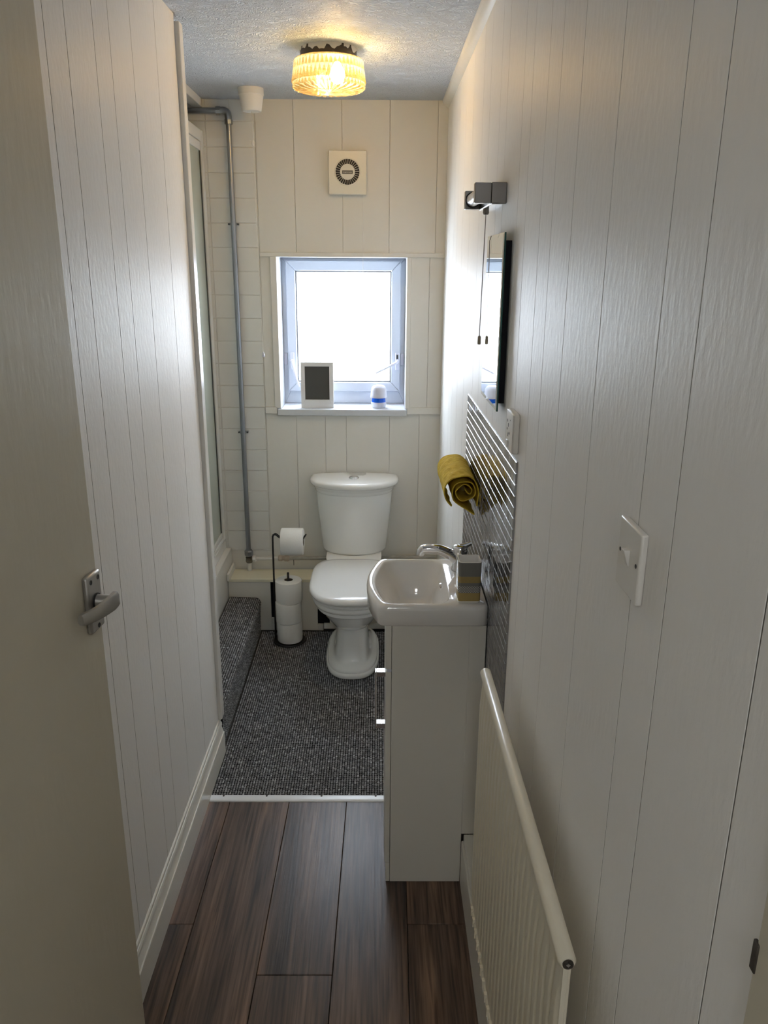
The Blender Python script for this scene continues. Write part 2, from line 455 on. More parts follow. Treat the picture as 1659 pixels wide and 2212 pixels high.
# right wall: grooved boards
wr = struct('wall_right', MB().box(XR + 0.0125, XR + 0.10, YDW, 4.0, -0.02, CZ), WALL)
gr = [YDW, 0.563, 0.763, 0.868, 1.101, 1.313, 1.466, 1.574, 1.733, 1.838, 2.064, 2.182, 2.383, 2.538, 2.798, 3.025, 3.23, 3.37, 3.57, D - 0.002]
def board(axis, a, b, z0, z1, face, depth, gap=0.0011, ch=0.0005, xf=None):
    """a flat board with chamfered long edges; axis 'y' = on a side wall facing -x (depth>0) or +x (depth<0)"""
    s = 1 if depth > 0 else -1
    a += gap; b -= gap
    if axis == 'y':
        fx = xf or (lambda y: face)
        pr = [(a, depth), (a, s * ch), (a + ch, 0), (b - ch, 0), (b, s * ch), (b, depth)]
        return MB().loft([[(fx(u) + d, u, z0) for u, d in pr], [(fx(u) + d, u, z1) for u, d in pr]])
    pr = [(a, depth), (a, s * ch), (a + ch, 0), (b - ch, 0), (b, s * ch), (b, depth)]
    return MB().loft([[(u, face + d, z0) for u, d in pr], [(u, face + d, z1) for u, d in pr]])
for a, b in zip(gr[:-1], gr[1:]):
    o = obj('panel', board('y', a, b, 0.0, CZ, XR, 0.0124), [WALL, GROOVE_SHADE], wr)
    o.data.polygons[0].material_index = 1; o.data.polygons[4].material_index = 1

# left wall partition: grooved boards
mbl = MB().hexa([(XL(0.4) - 0.10, 0.40, -0.02), (XL(0.4) - 0.0125, 0.40, -0.02), (XL(2.60) - 0.0125, 2.60, -0.02), (XL(2.60) - 0.10, 2.60, -0.02)],
                [(XL(0.4) - 0.10, 0.40, CZ), (XL(0.4) - 0.0125, 0.40, CZ), (XL(2.60) - 0.0125, 2.60, CZ), (XL(2.60) - 0.10, 2.60, CZ)])
wl = struct('wall_left', mbl, WALL)
gl = [0.50, 0.72, 0.95, 1.12, 1.25, 1.42, 1.612, 1.718, 1.880, 1.986, 2.152, 2.378, 2.596]
for a, b in zip(gl[:-1], gl[1:]):
    o = obj('panel', board('y', a, b, 0.0, CZ, 0, -0.0124, xf=XL), [WALL, GROOVE_SHADE], wl)
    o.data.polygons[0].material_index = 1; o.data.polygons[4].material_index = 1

# back wall with the window opening
WX0, WX1, WZ0, WZ1 = -0.468, 0.131, 1.113, 1.812
mb = MB()
yb0, yb1 = D + 0.006, D + 0.20
mb.box(-1.75, WX0 - 0.02, yb0, yb1, -0.02, CZ); mb.box(WX1 + 0.02, 0.42, yb0, yb1, -0.02, CZ)
mb.box(WX0 - 0.02, WX1 + 0.02, yb0, yb1, -0.02, WZ0 - 0.03); mb.box(WX0 - 0.02, WX1 + 0.02, yb0, yb1, WZ1 + 0.02, CZ)
wb = struct('wall_back', mb, BACK)
def bboards(xs, z0, z1):
    for a, b in zip(xs[:-1], xs[1:]):
        obj('panel', board('x', a, b, z0, z1, D, 0.0058, gap=0.0007, ch=0.0008), BACK, wb)
bboards([-0.543, -0.376, -0.163, 0.047, 0.258, 0.306], 1.832, CZ)
bboards([-0.543, WX0], 1.124, 1.813)
bboards([WX1, 0.235, 0.306], 1.124, 1.813)
bboards([-0.543, -0.396, -0.256, -0.155, 0.056, 0.20, 0.306], 0.385, 1.092)
# painted wall tiles left of the boards
tz = [0.385 + 0.1048 * i for i in range(20)] + [CZ]
tx = [-1.60, -1.495, -1.39, -1.285, -1.18, -1.075, -0.97, -0.865, -0.76, -0.655, -0.546]
tile_cache = {}
for i in range(len(tx) - 1):
    for j in range(len(tz) - 1):
        if i < 7 and tz[j + 1] < 2.2: continue
        g = 0.0011
        wdt, hgt = tx[i + 1] - tx[i] - 2 * g, tz[j + 1] - tz[j] - 2 * g
        key = (round(wdt, 4), round(hgt, 4))
        if key not in tile_cache:
            c = 0.0016
            q = MB().loft([[(0, 0.004, 0), (wdt, 0.004, 0), (wdt, 0.004, hgt), (0, 0.004, hgt)],
                           [(0, c, 0), (wdt, c, 0), (wdt, c, hgt), (0, c, hgt)],
                           [(c, 0, c), (wdt - c, 0, c), (wdt - c, 0, hgt - c), (c, 0, hgt - c)]])
            o = obj('wall_tile', q, TILEP, wb, local=True); tile_cache[key] = o.data
        else:
            o = bpy.data.objects.new('wall_tile', tile_cache[key]); C.objects.link(o); o.parent = wb
        o.location = (tx[i] + g, D + 0.0022, tz[j] + g)

# shower recess walls, door wall, hall behind the camera
struct('wall_recess_left', MB().box(-1.70, -1.60, 2.5, 4.0, -0.02, CZ), TILEP)
struct('wall_recess_near', MB().box(-1.70, XL(2.6) - 0.101, 2.50, 2.60, -0.02, CZ), TILEP)
mb = MB().box(-1.75, XL(0.45) - 0.10, 0.36, 0.487, -0.02, 2.6).box(XR + 0.02, 1.4, 0.36, 0.4865, -0.02, 2.6).box(XL(0.45) - 0.10, XR + 0.02, 0.36, 0.487, 2.34, 2.6)
struct('wall_front', mb, WALL)
struct('wall_hall_left', MB().box(-1.30, -1.20, -2.3, 0.36, -0.02, 2.6), HALLW)
struct('wall_hall_right', MB().box(1.20, 1.30, -2.3, 0.36, -0.02, 2.6), HALLW)
struct('wall_hall_rear', MB().box(-1.30, 1.30, -2.4, -2.3, -0.02, 2.6), HALLW)
struct('ceiling_hall', MB().box(-1.30, 1.30, -2.4, 0.36, 2.5, 2.6), HALLW)

# door frame with worn strike plate on the right jamb
jr = struct('trim_door_jamb', MB().box(XR - 0.006, XR + 0.019, 0.36, 0.486, 0.0, 2.34), JAMB, bevel=0.003)
mb = MB().box(XR - 0.0075, XR - 0.004, 0.4805, 0.4885, 1.244, 1.272)
obj('strike_plate', mb, WORN, jr, bevel=0.001, label='worn dark metal strike plate')
struct('trim_door_jamb_left', MB().box(XL(.4) - 0.09, XL(.4) + 0.004, 0.36, 0.486, 0.0, 2.34), JAMB, bevel=0.003)

# skirting: left moulded board, right boxed board
mb = MB()
prof = [(-0.004, 0.0), (0.0170, 0.0), (0.0170, 0.088), (0.0160, 0.0905), (0.0135, 0.0905), (0.0125, 0.093), (0.0075, 0.1135), (0.0070, 0.1165), (0.0095, 0.1180), (0.0090, 0.128),
        (0.0065, 0.134), (0.0040, 0.1345), (0.0035, 0.1375), (0.0055, 0.139), (0.0045, 0.146), (0.0015, 0.148), (-0.004, 0.148)]
mb.loft([[(XL(y) + u, y, z) for u, z in prof] for y in (0.50, 2.613)])
struct('baseboard_left', mb, BASEB)
br = struct('baseboard_right', MB().box(0.2516, XR + 0.004, 0.49, 1.9455, 0, 0.150), BASEB, bevel=0.003)
obj('top_board', MB().box(0.2575, XR + 0.004, 0.49, 1.9455, 0.150, 0.172), BASEB, br, bevel=0.003)

# trims
x0 = XL(2.6)
struct('trim_1', MB().prism([(x0 - 0.07, 2.598), (x0 - 0.002, 2.598), (x0 + 0.012, 2.600), (x0 + 0.0135, 2.603), (x0 + 0.0135, 2.640), (x0 + 0.0115, 2.643), (x0 - 0.07, 2.643)], 'z', 0, 0) if False else
       MB().loft([[(u, v, z) for u, v in [(x0 - 0.10, 2.598), (x0 - 0.002, 2.598), (x0 + 0.0115, 2.599), (x0 + 0.0135, 2.601), (x0 + 0.0135, 2.641), (x0 + 0.0115, 2.643), (x0 - 0.10, 2.643)]] for z in (0.150, 2.445)]), TRIM)
struct('trim_2', MB().loft([[(XR + 0.004, y, CZ), (XR + 0.004, y, 2.432), (XR - 0.006, y, 2.434), (XR - 0.022, y, 2.446), (XR - 0.027, y, 2.456), (XR - 0.027, y, CZ)] for y in (0.49, D)]), TRIM, smooth=40)
struct('trim_3', MB().box(-0.543, 0.306, D - 0.011, D + 0.004, 1.813, 1.8325), BACK, bevel=0.002)
struct('trim_4', MB().box(-0.543, -0.486, D - 0.012, D + 0.004, 1.091, 1.124), BACK, bevel=0.002)
struct('trim_5', MB().box(0.140, 0.306, D - 0.012, D + 0.004, 1.091, 1.124), BACK, bevel=0.002)
struct('trim_6', MB().box(-0.497, WX0, D - 0.010, D + 0.004, 1.118, 1.813), BACK, bevel=0.002)
struct('trim_7', MB().box(WX1, 0.151, D - 0.010, D + 0.004, 1.118, 1.813), BACK, bevel=0.002)
struct('trim_8', MB().box(-0.812, -0.768, 2.644, D + 0.002, 2.428, CZ), TRIM, bevel=0.002)

# ------------------------------------------------------------------ window
wn = thing('window_1', 'x', 'x', (-0.168, 3.98, 1.113)); del wn['label']; del wn['category']; wn['kind'] = 'structure'
def frame4(x0, x1, z0, z1, w_, y0, y1, wb_=None):
    """four mitred bars"""
    wb_ = wb_ or w_; X0, X1, Z0, Z1 = x0 + w_, x1 - w_, z0 + wb_, z1 - w_
    out = []
    for q in ([(x0, z0), (x1, z0), (X1, Z0), (X0, Z0)], [(x1, z0), (x1, z1), (X1, Z1), (X1, Z0)], [(x1, z1), (x0, z1), (X0, Z1), (X1, Z1)], [(x0, z1), (x0, z0), (X0, Z0), (X0, Z1)]):
        out.append(MB().hexa([(u, y0, v) for u, v in q], [(u, y1, v) for u, v in q]))
    return out
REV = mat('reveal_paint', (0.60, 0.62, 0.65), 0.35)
mb = MB()
mb.box(WX0 - 0.0195, WX0, D + 0.001, 4.04, WZ0 - 0.029, WZ1 + 0.0195); mb.box(WX1, WX1 + 0.0195, D + 0.001, 4.04, WZ0 - 0.029, WZ1 + 0.0195)
mb.box(WX0, WX1, D + 0.001, 4.04, WZ1, WZ1 + 0.0195)
obj('reveal_lining', mb, REV, wn)
obj('sill', MB().box(-0.484, 0.138, D - 0.020, D + 0.001, 1.083, 1.1135).box(WX0 + .0002, WX1 - .0002, D + 0.001, 4.04, 1.090, 1.1135), REV, wn, bevel=0.003)
for q in frame4(-0.468, 0.131, 1.1136, 1.812, 0.030, 3.975, 4.035, 0.064):
    obj('frame_bar', q, UPVC, wn, bevel=0.003)
for q in frame4(-0.446, 0.108, 1.176, 1.798, 0.046, 3.955, 4.0):
    obj('sash_bar', q, UPVC, wn, bevel=0.005)
for q in frame4(-0.4005, 0.0625, 1.2215, 1.7525, 0.006, 3.962, 3.99):
    obj('glazing_bead', q, mat('glazing_gasket', (0.16, 0.17, 0.18), 0.6), wn)
obj('pane', MB().box(-0.398, 0.060, 3.978, 3.982, 1.224, 1.750), PANE, wn)
for hx, end, nm in ((-0.424, (-0.392, 1.205), 'l'), (0.094, (-0.012, 1.272), 'r')):
    h = obj('handle_plate', MB().box(hx - 0.010, hx + 0.010, 3.944, 3.955, 1.283, 1.368), PLASB, wn, bevel=0.003)
    if nm == 'r':
        obj('screw_slot', MB().box(hx - 0.0045, hx + 0.0045, 3.9425, 3.945, 1.338, 1.358), SCREW, h)
    a = Vector((hx, 3.930, 1.325)); b = Vector((end[0], 3.915, end[1]))
    mb = MB().lathe([(0.009, 0.018), (0.010, -0.008), (0.007, -0.012)], (a.x, 3.938, a.z), 16, 'y')
    m_ = a.lerp(b, 0.3)
    mb.tube([(a.x, 3.927, a.z), tuple(m_ + Vector((0, -0.008, 0))), tuple(b)], [0.0085, 0.0075, 0.006], 10, 0.8)
    obj('handle_lever', mb, PLASB, h, smooth=40)
    sx = -0.458 if nm == 'l' else 0.119
    obj('hinge_cover', MB().box(sx - 0.009, sx + 0.009, 3.968, 3.976, 1.305, 1.362), PLASB, wn, bevel=0.002)

# ------------------------------------------------------------------ carpet with loop pile
def loops(name, parent, pts, nrm, ys, pitch_y, seed, label=None):
    """domes along rib lines: pts = rib positions (x,z), nrm = surface normals (x,z), ys = y range"""
    rng = np.random.default_rng(seed)
    ny = int((ys[1] - ys[0]) / pitch_y); nr = len(pts)
    R, J = np.meshgrid(np.arange(nr), np.arange(ny), indexing='ij')
    R = R.ravel(); J = J.ravel(); n = len(R)
    P = np.array(pts); N = np.array(nrm)
    T = np.stack([N[:, 1], -N[:, 0]], 1)
    y = ys[0] + (J + 0.5 + 0.5 * (R % 2) * 0.4 + rng.uniform(-.12, .12, n)) * pitch_y
    hw = 0.0037 * rng.uniform(.85, 1.08, n); hl = pitch_y * 0.44 * rng.uniform(.9, 1.05, n); hh = 0.0048 * rng.uniform(.75, 1.2, n)
    tpl = []
    for (u, v, h) in [(-1, -.75, 0), (0, -1.05, .05), (1, -.75, 0), (-1, 0, .15), (0, -.4, .88), (1, 0, .15), (0, .4, 1.0), (-1, .75, 0), (0, 1.05, .05), (1, .75, 0)]:
        tpl.append((u, v, h))
    tpl = np.array(tpl)
    F = [(0, 1, 4, 3), (1, 2, 5, 4), (3, 4, 6), (4, 5, 6), (3, 6, 8, 7), (6, 5, 9, 8)]
    U = tpl[None, :, 0] * hw[:, None]; V = tpl[None, :, 1] * hl[:, None]; H = tpl[None, :, 2] * hh[:, None]
    X = P[R, 0][:, None] + T[R, 0][:, None] * U + N[R, 0][:, None] * H
    Z = P[R, 1][:, None] + T[R, 1][:, None] * U + N[R, 1][:, None] * H
    Y = y[:, None] + V
    co = np.stack([X, Y, Z], 2).reshape(-1, 3)
    L = root_loc(parent); co -= np.array(L)
    me = bpy.data.meshes.new(name)
    k = len(tpl); base = (np.arange(n) * k)
    faces = []
    for b_ in base: faces += [tuple(int(b_) + i for i in q) for q in F]
    me.from_pydata(co.tolist(), [], faces); me.update()
    me.polygons.foreach_set('use_smooth', [True] * len(me.polygons))
    tone = rng.choice([0.17, 0.235, 0.30, 0.42], n, p=[.22, .42, .28, .08]) * rng.uniform(.88, 1.12, n)
    col = np.ones((n, k, 4), dtype=np.float32)
    shade = np.array([.7, .8, .7, .8, 1, .8, 1, .7, .8, .7])[None, :] ** 0
    for c, g in enumerate((0.98, 1.0, 1.04)): col[:, :, c] = tone[:, None] * g * shade
    at = me.color_attributes.new('tone', 'FLOAT_COLOR', 'POINT'); at.data.foreach_set('color', col.ravel())
    me.materials.append(CARPET)
    o = bpy.data.objects.new(name, me); C.objects.link(o); o.parent = parent; o['kind'] = 'stuff'
    return o
cp = thing('carpet', 'charcoal grey loop-pile carpet on the floor around the toilet', 'carpet', (-0.14, 3.0, 0))
obj('backing', MB().box(-0.584, 0.300, 2.352, 3.659, -0.012, 0.0005), CARPB, cp)
xs = np.arange(-0.579, 0.296, 0.0093)
loops('carpet_pile', cp, [(x, 0.0005) for x in xs], [(0, 1)] * len(xs), (2.353, 3.657), 0.0125, 3)
st = thing('carpeted_step', 'low step covered in charcoal loop carpet along the shower', 'step', (-0.67, 3.15, 0))
mb = MB(); r_ = 0.028
pr = [(-0.592, 0.0)]
pr += [(-0.588 - 0.0, 0.19 - r_ - 0.02)]
ang = np.linspace(0, math.pi / 2, 7)
pr += [(-0.584 - r_ + r_ * math.cos(a), 0.186 - r_ + r_ * math.sin(a)) for a in ang]
pr += [(-0.738, 0.190)]
obj('step_body', MB().loft([[(u, y, z) for u, z in pr + [(-0.738, 0.0)]] for y in (2.646, 3.657)]), CARPB, st)
# walk the profile at even spacing
P_, N_ = [], []
acc = 0.006
for (a, b) in zip(pr[:-1], pr[1:]):
    dx, dz = b[0] - a[0], b[1] - a[1]; ln = math.hypot(dx, dz)
    while acc <= ln:
        P_.append((a[0] + dx * acc / ln, a[1] + dz * acc / ln)); N_.append((dz / ln, -dx / ln)); acc += 0.0093
    acc -= ln
loops('carpet_pile', st, P_, N_, (2.648, 3.655), 0.0125, 5)

ts = thing('threshold_strip', 'white metal threshold strip between the dark boards and carpet', 'threshold strip', (-0.14, 2.335, 0))
obj('strip', MB().loft([[(x, y, z) for y, z in [(2.317, 0.0), (2.319, 0.0035), (2.326, 0.005), (2.344, 0.0055), (2.351, 0.003), (2.352, 0.0)]] for x in (-0.577, 0.300)]), STRIPM, ts)
for x in (-0.533, -0.383, -0.192, -0.003):
    obj('screw', MB().lathe([(0.0038, 0), (0.0038, 0.0012), (0.002, 0.0022)], (x, 2.343, 0.005), 12), SCREW, ts)

# ------------------------------------------------------------------ door
th = math.radians(5.0)
dr = thing('door_1', 'x', 'x', (-0.500, 1.316, 0.006), 0); del dr['label']; del dr['category']; dr['kind'] = 'structure'
dr.rotation_euler = (0, 0, -th)
# local: x = room side normal, -y toward the hinge
obj('door_slab', MB().box(-0.040, 0, -0.76, 0, 0, 2.30), DOORP, dr, bevel=0.004, local=True)
hz = 1.206
hp = obj('handle_plate', MB().box(0, 0.011, -0.062, -0.010, hz - 0.058, hz + 0.048), ALU, dr, bevel=0.004, local=True)
for (yy, zz) in ((-0.049, 0.036), (-0.021, 0.036), (-0.035, -0.050)):
    obj('screw', MB().lathe([(0.0045, 0.0100), (0.0045, 0.0116), (0.002, 0.0112)], (0, yy, hz + zz), 12, 'x'), SCREW, hp, local=True)
mb = MB().lathe([(0.0135, 0.011), (0.0125, 0.014), (0.0118, 0.038)], (0, -0.035, hz - 0.004), 20, 'x')
obj('neck', mb, ALU, hp, smooth=40, local=True)
obj('collar', MB().lathe([(0.0148, 0.0108), (0.0148, 0.0135)], (0, -0.035, hz - 0.004), 20, 'x'), DARK, hp, local=True)
secs = []
for yy, xo, hx, hz2 in ((-0.020, 0.036, 0.004, 0.010), (-0.025, 0.0415, 0.007, 0.0145), (-0.040, 0.042, 0.0072, 0.0145), (-0.070, 0.038, 0.0062, 0.0125), (-0.092, 0.031, 0.006, 0.0115), (-0.108, 0.022, 0.006, 0.011), (-0.113, 0.018, 0.005, 0.009)):
    zc = hz - 0.003 - 0.03 * max(0, (-yy - 0.04)) 
    secs.append([(xo + hx * c, yy, zc + hz2 * s_) for c, s_ in ((-1, -.6), (-.5, -1), (.5, -1), (1, -.6), (1, .6), (.5, 1), (-.5, 1), (-1, .6))])
obj('lever', MB().loft(secs), ALU, hp, smooth=35, local=True)

# ------------------------------------------------------------------ boxed ledge behind the toilet
bx = thing('boxed_ledge', 'low cream-topped boxed-in ledge along the back wall', 'ledge', (-0.22, 3.72, 0))
YF = 3.662
obj('top_board', MB().box(-0.742, 0.30, YF - 0.004, D - 0.001, 0.2685, 0.284), LEDGE, bx, bevel=0.002)
obj('front_panel', MB().box(-0.742, -0.5345, YF, YF + 0.012, 0.004, 0.268), BOX, bx, bevel=0.001)
obj('front_panel', MB().box(-0.5345, -0.505, YF, YF + 0.012, 0.004, 0.072), BOX, bx, bevel=0.001)
obj('front_panel', MB().box(-0.5045, -0.301, YF, YF + 0.012, 0.004, 0.268), BOX, bx, bevel=0.001)
obj('front_panel', MB().box(-0.301, -0.273, YF, YF + 0.012, 0.004, 0.038), BOX, bx, bevel=0.001)
obj('front_panel', MB().box(-0.2705, 0.30, YF + 0.002, YF + 0.014, 0.012, 0.04), BOX, bx, bevel=0.001)
obj('front_panel', MB().box(-0.240, 0.30, YF + 0.002, YF + 0.014, 0.04, 0.268), BOX, bx, bevel=0.001)
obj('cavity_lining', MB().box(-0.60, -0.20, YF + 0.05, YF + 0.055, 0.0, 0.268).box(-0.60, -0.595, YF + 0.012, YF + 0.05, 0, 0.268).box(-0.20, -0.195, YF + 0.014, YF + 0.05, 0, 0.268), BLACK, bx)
obj('end_upstand', MB().box(-0.742, -0.730, 3.625, D - 0.001, 0.284, 0.322), TRIM, bx, bevel=0.002)

# ------------------------------------------------------------------ shower tray and screen
tr = thing('shower_tray', 'white shower tray side with stepped ledge beside the step', 'shower tray', (-0.95, 3.2, 0))
obj('side_panel', MB().box(-0.757, -0.7445, 2.646, D - 0.001, 0.0, 0.388), TRIM, tr, bevel=0.002)
obj('ledge', MB().box(-0.80, -0.7435, 2.646, D - 0.001, 0.3885, 0.400), TRIM, tr, bevel=0.003)
obj('riser', MB().box(-0.83, -0.7715, 2.646, D - 0.001, 0.4005, 0.448), TRIM, tr, bevel=0.003)
obj('tray_floor', MB().box(-1.598, -0.832, 2.602, D - 0.001, 0.0, 0.30), CERAM, tr, bevel=0.01)
sc = thing('shower_screen', 'tall shower screen with frosted green glass in white frame', 'shower screen', (-0.785, 3.2, 0.449))
FRM = mat('white_aluminium', (0.80, 0.80, 0.77), 0.3)
obj('bottom_rail', MB().box(-0.797, -0.7735, 2.646, 3.775, 0.449, 0.470), FRM, sc, bevel=0.002)
obj('bottom_rail', MB().box(-0.795, -0.7755, 2.646, 3.745, 0.4735, 0.497), FRM, sc, bevel=0.002)
obj('top_rail', MB().box(-0.799, -0.7735, 2.646, 3.775, 2.288, 2.335), FRM, sc, bevel=0.002)
obj('top_rail', MB().box(-0.795, -0.7755, 2.646, 3.745, 2.250, 2.285), FRM, sc, bevel=0.002)
obj('wall_jamb', MB().box(-0.800, -0.7720, 3.752, 3.799, 0.449, 2.335), FRM, sc, bevel=0.002)
obj('edge_seal', MB().box(-0.790, -0.7775, 3.735, 3.7475, 0.498, 2.249), mat('dark_seal', (0.05, 0.055, 0.05), 0.5), sc)
obj('glass_panel', MB().box(-0.789, -0.781, 2.646, 3.736, 0.496, 2.252), SCRGL, sc)

# ------------------------------------------------------------------ pipes on the back wall
cd = thing('conduit_pipe', 'grey galvanised pipe running up the tiled corner and left', 'pipe', (-0.655, 3.772, 0.30))
yp = 3.776
obj('vertical_pipe', MB().tube([(-0.6535, yp, 0.385), (-0.6535, yp, 2.385)], 0.0118, 16), GALV, cd, smooth=40)
obj('horizontal_pipe', MB().tube([(-0.682, yp, 2.412), (-1.59, yp, 2.412)], 0.0118, 16), GALV, cd, smooth=40)
el = MB().tube(smooth_path([(-0.692, yp, 2.412), (-0.672, yp, 2.412), (-0.657, yp, 2.404), (-0.6535, yp, 2.388), (-0.6535, yp, 2.372)], 5), 0.0150, 16)
el.lathe([(0.018, -0.009), (0.018, 0.009)], (-0.6535, yp, 2.368), 8).lathe([(0.018, -0.009), (0.018, 0.009)], (-0.696, yp, 2.412), 8, 'x')
obj('elbow', el, GALV, cd, smooth=40)
for z in (1.951, 1.001):
    o = MB().lathe([(0.0145, -0.005), (0.0145, 0.005)], (-0.6535, yp, z), 16)
    o.box(-0.677, -0.630, yp + 0.006, yp + 0.024, z - 0.004, z + 0.004)
    c_ = obj('clip', o, GALV, cd)
    for q in (-0.674, -0.633): obj('screw', MB().lathe([(0.004, -0.003), (0.004, 0.003)], (q, yp + 0.004, z), 10, 'y'), SCREW, c_)
obj('coupling', MB().lathe([(0.020, 0), (0.022, 0.006), (0.022, 0.024), (0.018, 0.030)], (-0.6535, yp, 0.366), 8), GALV, cd)
obj('valve', MB().lathe([(0.014, 0), (0.018, 0.008), (0.016, 0.024), (0.018, 0.03)], (-0.6530, yp, 0.328), 12).lathe([(0.009, -.03), (0.012, -.012), (0.012, 0)], (-0.653, yp, 0.345), 10, 'y'), CORRO, cd, smooth=40)
obj('pipe_tail', MB().lathe([(0.0115, 0), (0.0115, 0.042)], (-0.6528, yp, 0.286), 14), WPIPE, cd, smooth=40)
wp = thing('water_pipe', 'white painted water pipe running low behind the toilet', 'pipe', (-0.2, 3.772, 0.35))
obj('pipe_run', MB().tube([(-0.622, yp, 0.349), (-0.505, yp, 0.351)], 0.0095, 14), WPIPE, wp, smooth=40)
obj('pipe_run', MB().tube([(-0.447, yp, 0.352), (-0.20, yp, 0.356), (0.299, yp, 0.362)], 0.0095, 14), DPIPE, wp, smooth=40)
obj('tee_nut', MB().lathe([(0.013, 0), (0.017, 0.004), (0.017, 0.017), (0.012, 0.021)], (-0.637, yp, 0.349), 8, 'x'), WPIPE, wp)
obj('fitting', MB().lathe([(0.012, 0), (0.016, 0.004), (0.016, 0.018), (0.012, 0.022), (0.013, 0.03), (0.017, 0.034), (0.017, 0.05), (0.012, 0.058)], (-0.505, yp, 0.352), 8, 'x').lathe([(0.011, 0), (0.011, 0.012), (0.005, 0.018)], (-0.460, yp, 0.366), 10), FITT, wp, smooth=30)
obj('nail', MB().box(-0.427, -0.424, 3.766, 3.769, 0.318, 0.348), SCREW, wp)

# ------------------------------------------------------------------ toilet
XT = -0.115
to = thing('toilet', 'white close-coupled toilet with lid down against the back wall', 'toilet', (XT, 3.40, 0))
n_ = 72
def pr_(w_, yf, yb, z, nf=2.3, nb=4.0, yc=None): return superring(w_, XT, yf, yb, yc or (yf + 0.50 * (yb - yf)), z, nf, nb, n_)
rings = [pr_(.121, 3.157, 3.62, 0.0062, 2.6), pr_(.124, 3.152, 3.62, 0.010, 2.6), pr_(.1245, 3.151, 3.62, 0.024, 2.6), pr_(.122, 3.155, 3.62, 0.030, 2.6), pr_(.117, 3.161, 3.62, 0.031, 2.6), pr_(.1165, 3.162, 3.615, 0.040, 2.6), pr_(.113, 3.167, 3.615, 0.046, 2.6),
         pr_(.104, 3.182, 3.605, 0.0495, 2.6), pr_(.097, 3.192, 3.60, 0.0520, 2.6), pr_(.089, 3.205, 3.60, 0.060, 2.9), pr_(.083, 3.214, 3.60, 0.078, 3.6),
         pr_(.077, 3.222, 3.595, 0.12, 3.6), pr_(.073, 3.226, 3.59, 0.18, 3.4), pr_(.071, 3.228, 3.59, 0.212, 3.0), pr_(.0725, 3.224, 3.59, 0.218, 2.7), pr_(.098, 3.188, 3.59, 0.232, 2.4), pr_(.118, 3.158, 3.59, 0.262, 2.3),
         pr_(.138, 3.128, 3.59, 0.295, 2.3), pr_(.153, 3.106, 3.60, 0.322, 2.35), pr_(.158, 3.098, 3.60, 0.330, 2.35), pr_(.166, 3.090, 3.60, 0.333, 2.4),
         pr_(.168, 3.086, 3.60, 0.345, 2.4), pr_(.166, 3.088, 3.60, 0.350, 2.4), pr_(.176, 3.074, 3.60, 0.356, 2.45), pr_(.179, 3.069, 3.60, 0.369, 2.45), pr_(.177, 3.071, 3.60, 0.380, 2.45), pr_(.168, 3.08, 3.60, 0.384, 2.4)]
obj('pan', MB().loft(rings), CERAM, to, smooth=50)
# shelf carrying the cistern
obj('pan_shelf', MB().loft([superring(.11, XT, 3.50, 3.72, 3.6, 0.30, 4, 6), superring(.132, XT, 3.52, 3.76, 3.64, 0.36, 4, 6), superring(.134, XT, 3.52, 3.76, 3.64, 0.424, 4, 6)]), CERAM, to, smooth=45)
obj('seat', MB().loft([pr_(.176, 3.070, 3.545, 0.386, 2.5, 4.2), pr_(.183, 3.060, 3.548, 0.390, 2.5, 4.2), pr_(.184, 3.058, 3.548, 0.398, 2.5, 4.2), pr_(.178, 3.066, 3.545, 0.403, 2.5, 4.2)]), SEAT, to, smooth=50)
obj('lid', MB().loft([pr_(.178, 3.062, 3.552, 0.404, 2.6, 4.4), pr_(.186, 3.050, 3.555, 0.408, 2.6, 4.4), pr_(.188, 3.047, 3.556, 0.418, 2.6, 4.4), pr_(.185, 3.051, 3.555, 0.427, 2.6, 4.4), pr_(.177, 3.062, 3.550, 0.4335, 2.6, 4.4),
                         pr_(.150, 3.10, 3.53, 0.4375, 2.6, 4.4), pr_(.08, 3.20, 3.45, 0.4395, 2.4, 3)]), SEAT, to, smooth=60)
obj('seat_buffer', MB().lathe([(0.008, -0.012), (0.0095, -0.004), (0.0095, 0.002)], (XT - .176, 3.26, 0.394), 12, 'x'), SEAT, to)
def ci(w_, yf, z, nf=2.1): return superring(w_, XT, yf, 3.788, 3.745, z, nf, 14, n_)
obj('cistern', MB().loft([ci(.148, 3.632, 0.424), ci(.156, 3.622, 0.427), ci(.160, 3.617, 0.438), ci(.166, 3.614, 0.50), ci(.180, 3.607, 0.64), ci(.188, 3.604, 0.728)]), CERAM, to, smooth=50)
obj('cistern_lid', MB().loft([ci(.189, 3.602, 0.7285), ci(.191, 3.600, 0.731), ci(.193, 3.598, 0.742), ci(.196, 3.596, 0.748), ci(.199, 3.592, 0.750), ci(.201, 3.590, 0.759), ci(.206, 3.586, 0.763), ci(.213, 3.580, 0.766), ci(.217, 3.577, 0.774), ci(.216, 3.577, 0.782), ci(.212, 3.582, 0.789), ci(.200, 3.594, 0.794), ci(.15, 3.64, 0.799), ci(.06, 3.70, 0.801)]), CERAM, to, smooth=60)
fb = obj('flush_button', MB().lathe([(0.024, -0.003), (0.0245, 0.004), (0.021, 0.008), (0.017, 0.0075)], (XT, 3.685, 0.799), 28), CHROME, to, smooth=50)
obj('button_cap', MB().lathe([(0.0135, 0.006), (0.0135, 0.009), (0.010, 0.0105)], (XT, 3.685, 0.799), 24), CHROME, fb, smooth=50)

